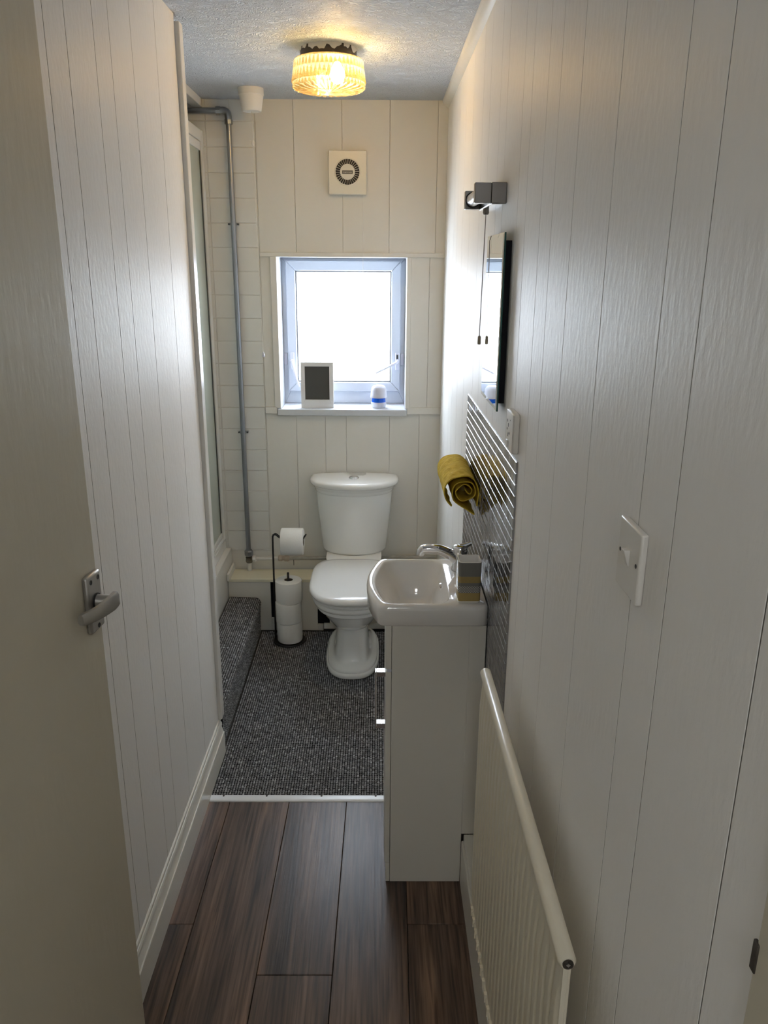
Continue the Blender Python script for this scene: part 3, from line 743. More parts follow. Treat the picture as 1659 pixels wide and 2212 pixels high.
# ------------------------------------------------------------------ toilet roll stand and rolls
ho = thing('toilet_roll_stand', 'black wire toilet roll stand with tall hooked arm', 'toilet roll stand', (-0.430, 3.54, 0.003))
obj('base_disc', MB().lathe([(0.080, 0.0), (0.082, 0.003), (0.080, 0.006), (0.071, 0.0065), (0.068, 0.005)], (-0.432, 3.545, 0.0062), 40), BLKMET, ho, smooth=40)
obj('spindle', MB().lathe([(0.0055, 0), (0.0055, 0.357), (0.004, 0.36)], (-0.430, 3.545, 0.006), 14), BLKMET, ho, smooth=40)
arm = []
for s_ in (-1, 1):
    dy = 0.0075 * s_
    arm.append(smooth_path([(-0.5, 3.545 + dy, 0.010), (-0.4985, 3.545 + dy, 0.30), (-0.4975, 3.545 + dy, 0.530), (-0.494, 3.545 + dy, 0.552), (-0.484, 3.545 + dy, 0.560), (-0.468, 3.545 + dy, 0.548), (-0.458, 3.545 + dy, 0.541), (-0.445, 3.545 + dy, 0.5385), (-0.36, 3.545 + dy, 0.5385), (-0.349, 3.545 + dy, 0.546), (-0.341, 3.545 + dy * 0.8, 0.556), (-0.3395, 3.545, 0.559)], 6))
obj('arm', MB().tube(arm[0], 0.0034, 10).tube(arm[1], 0.0034, 10), BLKMET, ho, smooth=60)
def roll_mb(R, h, core=0.021, sag=0.0):
    out = [(core, 0), (R - 0.005, 0), (R - 0.001, 0.002), (R, 0.005), (R + 0.0006, h * .5), (R, h - 0.005), (R - 0.001, h - 0.002), (R - 0.005, h), (core, h)]
    return out
def make_roll(loc, axis, label, R=0.0605, h=0.100, tilt=0.0, ang=0.0):
    t = thing('toilet_roll', label, 'toilet roll', loc, 0, 'white toilet rolls on the black stand')
    mb = MB(); prof = roll_mb(R, h); n = 44; rings = []
    for r, z in prof:
        ring = []
        for j in range(n):
            a = 2 * math.pi * j / n; rr = r * (1 + 0.012 * math.sin(3 * a + ang) * (1 if r > 0.03 else 0))
            ring.append((rr * math.cos(a), rr * math.sin(a), z) if axis == 'z' else (z - h / 2, rr * math.cos(a), rr * math.sin(a)))
        rings.append(ring)
    mb.loft(rings, False, False)
    obj('paper', mb, PAPER, t, smooth=40, local=True)
    mb = MB(); rings = []
    for r, z in ((0.0205, 0.001), (0.0205, h - 0.001), (0.0195, h - 0.001), (0.0195, 0.001)):
        rings.append([(r * math.cos(2 * math.pi * j / 24), r * math.sin(2 * math.pi * j / 24), z) if axis == 'z' else (z - h / 2, r * math.cos(2 * math.pi * j / 24), r * math.sin(2 * math.pi * j / 24)) for j in range(24)])
    mb.loft(rings + [rings[0]], False, False)
    obj('cardboard_core', mb, TUBEC, t, smooth=40, local=True)
    if axis == 'z':   # loose end of the last sheet
        a0 = math.radians(-70) + ang * .3; q = []
        for k in range(8):
            a = a0 + k * 0.10; rr = R * (1 + 0.012 * math.sin(3 * a + ang)) + 0.0012 + 0.0012 * (1 - k / 7)
            q.append((rr * math.cos(a), rr * math.sin(a)))
        mb = MB()
        for k in range(7): mb.add([(*q[k], 0.003), (*q[k + 1], 0.003), (*q[k + 1], h - 0.003), (*q[k], h - 0.003)], [(0, 1, 2, 3)])
        o = obj('loose_sheet', mb, PAPER, t, smooth=60, local=True)
    t.rotation_euler = (tilt, 0, 0)
    return t
make_roll((-0.430, 3.545, 0.0125), 'z', 'white toilet roll at the bottom of the stacked three', 0.0615, 0.1028, 0, 0.3)
make_roll((-0.4335, 3.542, 0.1155), 'z', 'white toilet roll in the middle of the stacked three', 0.0620, 0.104, 0, 2.1)
make_roll((-0.4285, 3.546, 0.2200), 'z', 'white toilet roll on top of the stacked three', 0.0635, 0.108, 0, 4.0)
make_roll((-0.4045, 3.545, 0.5235), 'x', 'single white toilet roll hanging on the upper arm', 0.0650, 0.106, 0, 1.0)

# ------------------------------------------------------------------ vanity cabinet
CX0, CX1, CY0, CY1 = 0.024, 0.3, 1.946, 2.292
va = thing('vanity_cabinet', 'slim white bathroom cabinet under the wash basin', 'cabinet', (0.16, 2.12, 0))
obj('side_panel', MB().box(0.0405, 0.251, CY0, CY0 + 0.016, 0.001, 0.8455), CAB, va, bevel=0.001)
obj('side_panel', MB().box(0.251, 0.296, CY0, CY0 + 0.016, 0.1725, 0.8455), CAB, va, bevel=0.001)
obj('side_panel', MB().box(0.0405, 0.296, CY1 - 0.016, CY1, 0.007, 0.8455), CAB, va, bevel=0.001)
obj('back_panel', MB().box(0.290, 0.2985, CY0 + 0.017, CY1 - 0.017, 0.175, 0.8455), CAB, va)
obj('base_panel', MB().box(0.042, 0.249, CY0 + 0.017, CY1 - 0.017, 0.06, 0.076), CAB, va)
obj('drawer_front', MB().box(CX0, 0.0395, CY0 + 0.001, CY1, 0.714, 0.8445), CAB, va, bevel=0.0015)
dd = obj('door', MB().box(CX0, 0.0395, CY0 + 0.001, CY1, 0.07, 0.7045), CAB, va, bevel=0.0015)
obj('finger_rail', MB().box(0.0285, 0.0400, CY0 + 0.003, CY1, 0.7050, 0.7135), PLASB, va)
obj('plinth', MB().box(0.028, 0.0395, CY0 + 0.001, CY1, 0.001, 0.069), CAB, va, bevel=0.001)
hb = MB().box(-0.0055, -0.0015, 1.995, 2.018, 0.497, 0.679).box(-0.0015, CX0, 1.995, 2.018, 0.664, 0.679).box(-0.0015, CX0, 1.995, 2.018, 0.497, 0.513)
obj('bar_handle', hb, CHROME, dd, bevel=0.001)

# ------------------------------------------------------------------ basin
ba = thing('wash_basin', 'white ceramic bow-fronted wash basin on the slim cabinet', 'basin', (0.14, 2.12, 0.847))
def rpoly(corners, rad, bow=0.0, arc=10):
    """rounded polygon of x,y corners, dense"""
    out = []; n = len(corners)
    for i in range(n):
        p0, p1, p2 = Vector(corners[i - 1]), Vector(corners[i]), Vector(corners[(i + 1) % n])
        r = rad[i] if isinstance(rad, (list, tuple)) else rad
        d0, d2 = (p0 - p1).normalized(), (p2 - p1).normalized()
        a = math.acos(max(-1, min(1, d0.dot(d2)))); t_ = r / math.tan(a / 2)
        A, B = p1 + d0 * t_, p1 + d2 * t_; Cc = p1 + (d0 + d2).normalized() * (r / math.sin(a / 2))
        a0 = math.atan2(A.y - Cc.y, A.x - Cc.x); a1 = math.atan2(B.y - Cc.y, B.x - Cc.x)
        da = (a1 - a0 + math.pi) % (2 * math.pi) - math.pi
        for k in range(arc + 1): out.append(Vector((Cc.x + r * math.cos(a0 + da * k / arc), Cc.y + r * math.sin(a0 + da * k / arc))))
    return out
def raycast(poly, c, n=112):
    res = []
    for j in range(n):
        a = 2 * math.pi * j / n; d = Vector((math.cos(a), math.sin(a))); best = 1e9
        for i in range(len(poly)):
            p, q = poly[i] - c, poly[(i + 1) % len(poly)] - c
            e = q - p; den = d.x * e.y - d.y * e.x
            if abs(den) < 1e-12: continue
            t_ = (p.x * e.y - p.y * e.x) / den; s_ = (p.x * d.y - p.y * d.x) / den
            if t_ > 0 and -1e-6 <= s_ <= 1 + 1e-6: best = min(best, t_)
        res.append((c.x + d.x * best, c.y + d.y * best))
    return res
bc = Vector((0.105, 2.118))
def basin_outer(ins, dy=0):
    y0, y1, xw = 1.938 + ins, 2.302 - ins, 0.2965 - ins * 0.3
    pts = [(xw, y0), (0.006 + ins, y0)]
    for k in range(1, 12):
        t_ = k / 12; pts.append((0.006 + ins - 0.036 * (1 - (2 * t_ - 1) ** 2), y0 + (y1 - y0) * t_))
    pts += [(0.006 + ins, y1), (xw, y1)]
    rad = [0.004, 0.014] + [0.02] * 11 + [0.014, 0.004]
    return raycast(rpoly(pts, rad, arc=5), bc)
def basin_inner(ins, rc):
    y0, y1, xr_ = 1.957 + ins * 0.8, 2.283 - ins, 0.199 - ins * 0.7
    bw = 0.036 * max(0.0, 1 - ins * 12)
    pts = [(xr_, y0), (0.026 + ins, y0)]
    for k in range(1, 12):
        t_ = k / 12; pts.append((0.026 + ins - bw * (1 - (2 * t_ - 1) ** 2), y0 + (y1 - y0) * t_))
    pts += [(0.026 + ins, y1), (xr_, y1)]
    rad = [rc, rc * .8] + [0.02] * 11 + [rc * .8, rc]
    return raycast(rpoly(pts, rad, arc=6), bc)
def zr(r, z): return [(x, y, z) for x, y in r]
rings = [zr(basin_outer(0.012), 0.8465), zr(basin_outer(0.003), 0.8475), zr(basin_outer(0.0), 0.852), zr(basin_outer(-0.001), 0.892), zr(basin_outer(0.001), 0.901), zr(basin_outer(0.006), 0.9065), zr(basin_outer(0.010), 0.9075),
         zr(basin_inner(-0.003, .045), 0.9075), zr(basin_inner(0.001, .045), 0.9055), zr(basin_inner(0.004, .045), 0.900), zr(basin_inner(0.012, .048), 0.882), zr(basin_inner(0.026, .05), 0.860), zr(basin_inner(0.040, .05), 0.842), zr(basin_inner(0.047, .045), 0.818), zr(basin_inner(0.056, .04), 0.803), zr(basin_inner(0.07, .03), 0.798)]
obj('bowl', MB().loft(rings, False, True), CERAM2, ba, smooth=60)
obj('overflow_ring', MB().lathe([(0.010, 0.0), (0.0125, -0.003), (0.014, 0.001)], (0.1865, 2.155, 0.870), 24, 'x'), CHROME, ba, smooth=50)
obj('waste', MB().lathe([(0.020, 0.0), (0.020, 0.003), (0.016, 0.004), (0.008, 0.002)], (0.105, 2.118, 0.798), 24), CHROME, ba, smooth=50)

tp = thing('mixer_tap', 'chrome mixer tap with long spout at the back of basin', 'tap', (0.245, 2.205, 0.9075))
obj('tap_body', MB().lathe([(0.026, 0), (0.026, 0.006), (0.022, 0.012), (0.021, 0.045), (0.019, 0.052)], (0.245, 2.205, 0.9075), 28), CHROME, tp, smooth=50)
sp = smooth_path([(0.243, 2.205, 0.935), (0.222, 2.205, 0.952), (0.190, 2.205, 0.968), (0.158, 2.205, 0.973), (0.134, 2.205, 0.970), (0.127, 2.205, 0.958), (0.126, 2.205, 0.953)], 5)
obj('spout', MB().tube(sp, [0.018 - 0.0065 * i / len(sp) for i in range(len(sp))], 16), CHROME, tp, smooth=60)
obj('lever', MB().lathe([(0.022, 0.052), (0.023, 0.056), (0.022, 0.072), (0.016, 0.078)], (0.245, 2.205, 0.9075), 20).tube([(0.245, 2.205, 0.978), (0.262, 2.205, 0.984), (0.278, 2.205, 0.992)], [0.010, 0.008, 0.006], 10), CHROME, tp, smooth=50)

# tumbler
tu = thing('ceramic_tumbler', 'square grey and ochre banded ceramic tumbler on the basin corner', 'tumbler', (0.2465, 1.9835, 0.9082))
def sq(hw, z, r=0.008): return [(p.x, p.y, z) for p in rpoly([(-hw, -hw), (hw, -hw), (hw, hw), (-hw, hw)], r, arc=4)]
obj('cup', MB().loft([sq(.028, 0), sq(.0295, .003), sq(.030, .006), sq(.0305, .112), sq(.0305, .1155), sq(.0295, .118), sq(.0275, .118)], True, False), TUMB, tu, smooth=40, local=True)
obj('inner_glaze', MB().loft([sq(.0274, .1178), sq(.0265, .115, .007), sq(.0265, .01, .007)], False, True), CERAM2, tu, smooth=40, local=True)

# ------------------------------------------------------------------ mosaic splashback
ms = thing('mosaic_splashback', 'smoked mirror mosaic tile splashback on the wall behind the basin', 'splashback', (XR, 2.13, 1.04))
MY0, MY1, MZ0, MZ1 = 1.652, 2.617, 1.372 - 27 * 0.0254, 1.372
obj('backing', MB().box(XR - 0.0012, XR - 0.0002, MY0, MY1, MZ0, MZ1), LIP, ms)
NYT, NZT = 38, 27
py = (MY1 - MY0) / NYT; pz = (MZ1 - MZ0) / NZT
def mtile(tilt, hw, hh):
    t0, t1 = tilt
    c = 0.0012; d = 0.0046
    def X(y, z): return -d + t0 * y + t1 * z
    v = [(-0.0006, -hw, -hh), (-0.0006, hw, -hh), (-0.0006, hw, hh), (-0.0006, -hw, hh)]
    v += [(X(a, b) + 0.0009, a, b) for a, b in ((-hw, -hh), (hw, -hh), (hw, hh), (-hw, hh))]
    v += [(X(a, b), a, b) for a, b in ((-hw + c, -hh + c), (hw - c, -hh + c), (hw - c, hh - c), (-hw + c, hh - c))]
    fs = [(4, 5, 6, 7)]
    fs = []
    for k in range(4):
        fs.append((k, k + 4, (k + 1) % 4 + 4, (k + 1) % 4)); fs.append((k + 4, k + 8, (k + 1) % 4 + 8, (k + 1) % 4 + 4))
    fs.append((8, 11, 10, 9))
    return v, fs
variants = []
for k in range(10):
    v, fs = mtile((random.uniform(-.02, .02), random.uniform(-.02, .02)), py / 2 - 0.0009, pz / 2 - 0.0009)
    me = bpy.data.meshes.new('mosaic_tile'); me.from_pydata(v, [], fs); me.update()
    me.materials.append(MOSA); me.materials.append(LIP)
    for i, p in enumerate(me.polygons):
        if i < 8: p.material_index = 1
    variants.append(me)
rest = MB(); restm = []
for i in range(NYT):
    for j in range(NZT):
        y, z = MY0 + (i + .5) * py, MZ0 + (j + .5) * pz
        if i < 11:
            o = bpy.data.objects.new('mosaic_tile', random.choice(variants)); C.objects.link(o); o.parent = ms
            o.location = Vector((XR, y, z)) - ms.location
        else:
            v, fs = mtile((random.uniform(-.02, .02), random.uniform(-.02, .02)), py / 2 - 0.0009, pz / 2 - 0.0009)
            rest.add([(a + XR, b + y, c + z) for a, b, c in v], fs); restm += [1] * 8 + [0]
o = obj('mosaic_field', rest, [MOSA, LIP], ms, kind='stuff')
o.data.polygons.foreach_set('material_index', restm)

# ------------------------------------------------------------------ towel on its rail
ry, rz_, rx = 2.25, 1.143, 0.2495
rl = thing('towel_rail', 'short chrome towel peg on the mosaic inside the mustard towel', 'towel rail', (XR, 2.50, 1.14))
obj('bar', MB().tube([(0.2535, 2.42, 1.1365), (0.2535, 2.524, 1.1365)], 0.004, 10), CHROME, rl, smooth=40)
obj('post', MB().tube([(0.2965, 2.524, 1.1365), (0.2495, 2.524, 1.1365)], 0.0045, 10).lathe([(0.009, 0), (0.008, -0.003)], (0.2965, 2.524, 1.1365), 14, 'x'), CHROME, rl, smooth=40)
tw = thing('rolled_towel', 'mustard yellow rolled towel hanging beside the basin', 'towel', (rx, 2.37, rz_))
def sheet(mb, path, y0, y1, ny=18, thick=0.0032, wob=0.002, seed=0, skew=None):
    rnd = random.Random(seed); ph = [rnd.uniform(0, 6) for _ in range(6)]
    n = len(path); top = []; 
    for a in range(ny + 1):
        t_ = a / ny
        for i, p in enumerate(path):
            d = (path[min(i + 1, n - 1)] - path[max(i - 1, 0)]).normalized(); nr = Vector((-d.y, d.x))
            wv = wob * (math.sin(7 * t_ * 3 + i * 0.23 + ph[0]) + 0.6 * math.sin(19 * t_ + i * 0.5 + ph[1]))
            s0 = skew(i / n) if skew else 0
            y = y0 + (y1 - y0) * t_ + (s0 * (1 - t_)) + 0.004 * math.sin(i * 0.4 + ph[2])
            top.append((p + nr * wv, nr, y))
    vs = [(p.x + nr.x * thick / 2, y, p.y + nr.y * thick / 2) for p, nr, y in top] + [(p.x - nr.x * thick / 2, y, p.y - nr.y * thick / 2) for p, nr, y in top]
    N = len(top); fs = []
    for a in range(ny):
        for i in range(n - 1):
            q = (a * n + i, a * n + i + 1, (a + 1) * n + i + 1, (a + 1) * n + i)
            fs.append(q); fs.append(tuple(x + N for x in q[::-1]))
    for i in range(n - 1):
        fs.append((i + 1, i, i + N, i + 1 + N)); fs.append((ny * n + i, ny * n + i + 1, ny * n + i + 1 + N, ny * n + i + N))
    for a in range(ny):
        fs.append((a * n, (a + 1) * n, (a + 1) * n + N, a * n + N)); k = n - 1
        fs.append(((a + 1) * n + k, a * n + k, a * n + k + N, (a + 1) * n + k + N))
    mb.add(vs, fs)
path = []
cx_, cz_ = rx + 0.006, rz_ - 0.002
# loose inner curl, then two turns outwards, then the tail down to the wall
path += [Vector((cx_ + 0.000, cz_ + 0.008)), Vector((cx_ + 0.004, cz_ + 0.002)), Vector((cx_ + 0.010, cz_ - 0.006))]
for k in range(0, 46):
    a = math.radians(-25 + 360 * 1.62 * k / 45); r = 0.0185 + 0.0165 * k / 45
    path.append(Vector((cx_ + r * 1.06 * math.cos(a), cz_ + r * math.sin(a))))
last = path[-1]
path += [Vector((0.2235, 1.118)), Vector((0.238, 1.104)), Vector((0.262, 1.088)), Vector((0.287, 1.070))]
path = [Vector((p.x, p.y)) for p in [Vector((q.x, q.y)) for q in [Vector((v.x, v.y, 0)) for v in smooth_path([(p.x, p.y, 0) for p in path], 2)]]]
mb = MB(); sheet(mb, path, 2.232, 2.50, seed=1, wob=0.0009)
outer = [Vector((0.2945, 1.098)), Vector((0.2950, 1.125)), Vector((0.2935, 1.150)), Vector((0.283, 1.176)), Vector((0.262, 1.190)), Vector((0.240, 1.190)), Vector((0.214, 1.180)), Vector((0.198, 1.158)), Vector((0.197, 1.133)), Vector((0.206, 1.111)), Vector((0.219, 1.093))]
outer = [Vector((v.x, v.y)) for v in smooth_path([(p.x, p.y, 0) for p in outer], 5)]
sheet(mb, outer, 2.226, 2.505, seed=4, wob=0.0011, skew=lambda u: 0.05 * max(0, u - 0.6))
obj('cloth', mb, TOWEL, tw, smooth=70)

# ------------------------------------------------------------------ mirror, mirror light, sockets
mi = thing('wall_mirror', 'frameless upright wall mirror hanging above the mosaic', 'mirror', (0.29, 2.01, 1.64))
XM = 0.280
b0 = 0.010
def rect(x, y0, y1, z0, z1): return [(x, y0, z0), (x, y1, z0), (x, y1, z1), (x, y0, z1)]
mb = MB().loft([rect(XM + 0.0015, 1.868, 2.155, 1.443, 1.847), rect(XM, 1.868 + b0, 2.155 - b0, 1.443 + b0, 1.847 - b0)], False, True)
obj('bevelled_glass', mb, MIRR, mi)
obj('glass_edge', MB().box(XM + 0.0016, XM + 0.0055, 1.868, 2.155, 1.443, 1.847), GEDGE, mi)
obj('backing_board', MB().box(XM + 0.006, XR - 0.0003, 1.885, 2.138, 1.460, 1.830), BLACK, mi)

lt = thing('mirror_light', 'square chrome tube light with pull cord above the mirror', 'wall light', (0.28, 2.12, 1.94))
obj('wall_bar', MB().box(0.266, XR - 0.0003, 2.0, 2.245, 1.916, 1.963), DCHROME, lt, bevel=0.0012)
obj('underside_plate', MB().box(0.268, XR - 0.001, 2.003, 2.243, 1.9145, 1.9158), CHROME, lt)
for y in (2.0, 2.217):
    obj('end_block', MB().box(0.2265, 0.2655, y, y + 0.028, 1.917, 1.962), DCHROME, lt, bevel=0.0012)
obj('socket_ring', MB().lathe([(0.0195, 0), (0.0195, -0.006)], (0.2455, 2.2165, 1.9395), 24, 'y'), DARK, lt)
obj('tube', MB().lathe([(0.0165, 0), (0.0165, 0.182)], (0.2455, 2.0285, 1.9395), 24, 'y'), TUBM, lt, smooth=40)
obj('switch_body', MB().lathe([(0.0075, 0), (0.008, -0.010), (0.006, -0.014)], (0.262 + 0.012, 2.155, 1.9143), 14), DCHROME, lt, smooth=40)
cy_ = 2.155; cx2 = 0.2655
obj('pull_cord', MB().tube([(0.274, cy_, 1.901), (0.272, cy_, 1.75), (0.270, cy_, 1.596)], 0.0011, 6), DCORD, lt)
obj('cord_tassel', MB().lathe([(0.0025, 0), (0.0042, -0.003), (0.0046, -0.020), (0.004, -0.023)], (0.270, cy_, 1.597), 12), TAUPE, lt, smooth=40)

so = thing('power_socket', 'white switched wall socket beside the mosaic top edge', 'socket', (XR, 1.70, 1.43))
obj('back_box', MB().box(XR - 0.0138, XR - 0.0003, 1.656, 1.742, 1.387, 1.473), PLAS, so, bevel=0.003)
fx = XR - 0.0140
obj('faceplate', MB().box(XR - 0.0155, XR - 0.0139, 1.657, 1.741, 1.388, 1.472), PLAS, so, bevel=0.0006)
pins = MB()
for y, z, a, b in ((1.712, 1.441, .002, .004), (1.712, 1.420, .0018, .004), (1.726, 1.431, .002, .0025), (1.697, 1.425, .002, .0025), (1.726, 1.449, .0015, .003), (1.690, 1.455, .0012, .0015)):
    pins.box(fx - 0.0018, fx - 0.0012, y - a * 1.6, y + a * 1.6, z - b, z + b)
obj('pin_slots', pins, DARK, so)
obj('rocker', MB().box(fx - 0.005, fx - 0.0014, 1.702, 1.719, 1.394, 1.409), PLAS, so, bevel=0.001)

sw = thing('light_switch', 'white single rocker light switch on the grooved wall', 'light switch', (XR, 0.865, 1.445))
obj('faceplate', MB().box(XR - 0.0088, XR - 0.0003, 0.826, 0.906, 1.402, 1.488), PLAS, sw, bevel=0.0028, seg=3)
fx = XR - 0.0088
obj('rocker', MB().hexa([(fx + .0003, 0.860, 1.4375), (fx + .0003, 0.871, 1.4375), (fx + .0003, 0.871, 1.458), (fx + .0003, 0.860, 1.458)], [(fx - .0012, 0.8605, 1.438), (fx - .0012, 0.8705, 1.438), (fx - .0075, 0.8705, 1.4575), (fx - .0075, 0.8605, 1.4575)]), PLAS, sw, bevel=0.0008)
for y in (0.896, 0.836):
    obj('screw', MB().lathe([(0.0026, 0.0003), (0.0026, -0.0004)], (fx, y, 1.4475), 12, 'x'), DARK, sw)

# ------------------------------------------------------------------ radiator
ra = thing('radiator', 'cream ribbed panel radiator on the right wall', 'radiator', (0.24, 1.17, 0.12))
RAD_TURN = 0.0093
RY0, RY1, RZ0, RZ1 = 0.795, 1.552, 0.285, 0.925
ny, zs = 260, [RZ0, RZ0 + .012, RZ0 + .03, RZ0 + .05, RZ0 + .075, RZ1 - .085, RZ1 - .055, RZ1 - .035, RZ1 - .012]
vs = []; pitch = 0.0335
for z in zs:
    e = min(1.0, max(0.0, (z - RZ0 - .012) / .055)) * min(1.0, max(0.0, (RZ1 - .025 - z) / .05))
    for i in range(ny + 1):
        y = RY0 + (RY1 - RY0) * i / ny
        p = ((y - RY0) / pitch) % 1.0
        rib = 1.0 if p < .62 else 0.0
        rib = min(1, max(0, (0.5 - abs(p - 0.5)) / 0.16 - 0.3))
        vs.append((0.2335 - 0.0045 * rib * e, y, z))
mb = MB(); n = ny + 1; fs = []
for a in range(len(zs) - 1):
    for i in range(ny):
        fs.append((a * n + i, a * n + i + 1, (a + 1) * n + i + 1, (a + 1) * n + i))
mb.add(vs, fs)
obj('front_panel', mb, RADP, ra, smooth=35)
obj('rear_panel', MB().box(0.2400, 0.2445, RY0, RY1, RZ0, RZ1 - .01), RADP, ra, bevel=0.001)
obj('end_seam', MB().box(0.2336, 0.2399, RY0 - 0.0015, RY0 + 0.006, RZ0, RZ1 - .01), RADP, ra)
obj('end_seam', MB().box(0.2336, 0.2399, RY1 - 0.006, RY1 + 0.0015, RZ0, RZ1 - .01), RADP, ra)
tb = obj('top_header', MB().lathe([(0.009, 0), (0.0118, 0.004), (0.0118, RY1 - RY0 + 0.002), (0.009, RY1 - RY0 + 0.006)], (0.2385, RY0 - 0.003, RZ1 - 0.004), 24, 'y'), RADP, ra, smooth=40)
obj('vent_plug', MB().lathe([(0.0072, 0.001), (0.0072, -0.002), (0.0042, -0.002), (0.0038, 0.0)], (0.2385, RY0 - 0.003, RZ1 - 0.004), 18, 'y'), WORN, tb)
obj('vent_pin', MB().lathe([(0.003, 0.001), (0.003, -0.003)], (0.2385, RY0 - 0.003, RZ1 - 0.004), 4, 'y'), ALU, tb)
obj('bottom_header', MB().lathe([(0.009, 0), (0.010, 0.004), (0.010, RY1 - RY0 - .004), (0.009, RY1 - RY0)], (0.2395, RY0, RZ0 + 0.002), 18, 'y'), RADP, ra, smooth=40)
for y in (1.05, 1.42):
    for z in (0.72, 0.38): obj('wall_bracket', MB().box(0.2446, XR - 0.006, y, y + 0.03, z, z + 0.05), RADP, ra)
for k in range(22): obj('bottom_notch', MB().box(0.2275, 0.2334, RY0 + pitch * (k + .83), RY0 + pitch * (k + 1.12), RZ0 - .004, RZ0 + .016), RADP, ra)

ra.rotation_euler = (0, 0, RAD_TURN); ra.location.x += 0.0035

# ------------------------------------------------------------------ ceiling lamp
LX, LY = -0.170, 2.970
lp = thing('ceiling_lamp', 'lit amber pressed-glass drum lamp on the ceiling', 'ceiling lamp', (LX, LY, CZ))
obj('base_plate', MB().lathe([(0.092, -0.034), (0.094, -0.030), (0.094, -0.0005)], (LX, LY, CZ), 48), LBASE, lp, smooth=40)
fl_ = MB(); rnd = random.Random(3); nn = 72; low = [CZ - 0.004 - 0.008 * abs(rnd.gauss(0, 1)) for _ in range(nn)]
for j in range(nn):
    if low[j] > CZ - 0.006: continue
    a, b = 2 * math.pi * j / nn, 2 * math.pi * (j + 1) / nn; r = 0.0952
    c, d = max(low[j], CZ - .02), max(low[(j + 1) % nn], CZ - .02)
    fl_.add([(LX + r * math.cos(a), LY + r * math.sin(a), CZ), (LX + r * math.cos(b), LY + r * math.sin(b), CZ), (LX + r * math.cos(b), LY + r * math.sin(b), d), (LX + r * math.cos(a), LY + r * math.sin(a), c)], [(0, 1, 2, 3)])
obj('paint_flakes', fl_, FLAKE, lp)
# faceted glass drum: two bands of tall prisms in a zigzag, a seam ring, ribbed scalloped bottom
NF = 52
def ringp(r, z, off=0.0, amp=0.0, n=NF):
    return [(LX + (r + amp * (1 if j % 2 else -1)) * math.cos(2 * math.pi * (j + off) / n), LY + (r + amp * (1 if j % 2 else -1)) * math.sin(2 * math.pi * (j + off) / n), z) for j in range(n)]
gv, gf, gm = [], [], []
def zig(top, bot):
    k = len(gv); gv.extend(top); gv.extend(bot)
    for j in range(NF):
        q = (j + 1) % NF
        gf.append((k + j, k + NF + j, k + q)); gm.append(0)
        gf.append((k + q, k + NF + j, k + NF + q)); gm.append(1)
def band(a_, b_, m_, alt=False):
    k = len(gv); n = len(a_); gv.extend(a_); gv.extend(b_)
    for j in range(n):
        q = (j + 1) % n; gf.append((k + j, k + n + j, k + n + q, k + q)); gm.append((j % 2) if alt else m_)
band(ringp(.0955, 2.433), ringp(.113, 2.4295), 0)
zig(ringp(.1165, 2.4255), ringp(.1195, 2.398, .5)); band(ringp(.113, 2.4295), ringp(.1165, 2.4255), 1)
zig(ringp(.1205, 2.398, .5), ringp(.1240, 2.369, 1.0))
band(ringp(.1240, 2.369), ringp(.1255, 2.366), 1); band(ringp(.1255, 2.366), ringp(.1255, 2.362), 1); band(ringp(.1255, 2.362), ringp(.1225, 2.360), 1)
zig(ringp(.1225, 2.360), ringp(.1230, 2.347, .5))
N2 = NF * 2
prev = ringp(.1230, 2.347, 1.0, .0025, N2)
for i, (r, z) in enumerate(((.118, 2.3425), (.108, 2.339), (.095, 2.3365), (.080, 2.335), (.064, 2.334), (.046, 2.333), (.026, 2.332), (.010, 2.332))):
    am = .0022 * min(1, r / .09)
    nx = [(x, y, zz + (0.0035 if (j // 2) % 2 else -0.0005) * min(1, r / .1)) for j, (x, y, zz) in enumerate(ringp(r, z, 1.0, am * (1 if i % 2 else -1), N2))]
    band(prev, nx, 0, True); prev = nx
k = len(gv); gv.extend(prev); gf.append(tuple(k + j for j in range(N2))); gm.append(0)
gm_ = MB(); gm_.v = gv; gm_.f = gf
gs = obj('glass_shade', gm_, [SHADE, SHADE2], lp)
gs.data.polygons.foreach_set('material_index', gm)
bu = obj('bulb', MB().lathe([(0.008, 0.036), (0.012, 0.03), (0.022, 0.012), (0.026, -0.004), (0.02, -0.022), (0.006, -0.030)], (LX + 0.03, LY - 0.02, 2.385), 24), emis('bulb_glow', (1.0, 0.78, 0.46), 30.0), lp, smooth=60)
pt = bpy.data.lights.new('bulb_light', 'POINT'); pt.color = (1.0, 0.76, 0.45); pt.energy = BULB; pt.shadow_soft_size = 0.028
po = bpy.data.objects.new('bulb_light', pt); po.location = (0.03, -0.02, 2.385 - CZ); po.parent = lp; C.objects.link(po)

# fill light added in the hall behind the camera, out of view
hl = thing('hall_fill_lamp', 'added unseen fill lamp in the hallway behind the viewer', 'ceiling lamp', (0.0, -1.0, 2.5))
obj('fill_bowl', MB().lathe([(0.15, 0), (0.16, -0.02), (0.14, -0.06), (0.08, -0.085), (0.02, -0.09)], (0, -1.0, 2.499), 32), emis('fill_glow', (0.95, 0.98, 1.0), HALL_FILL), hl, smooth=60)

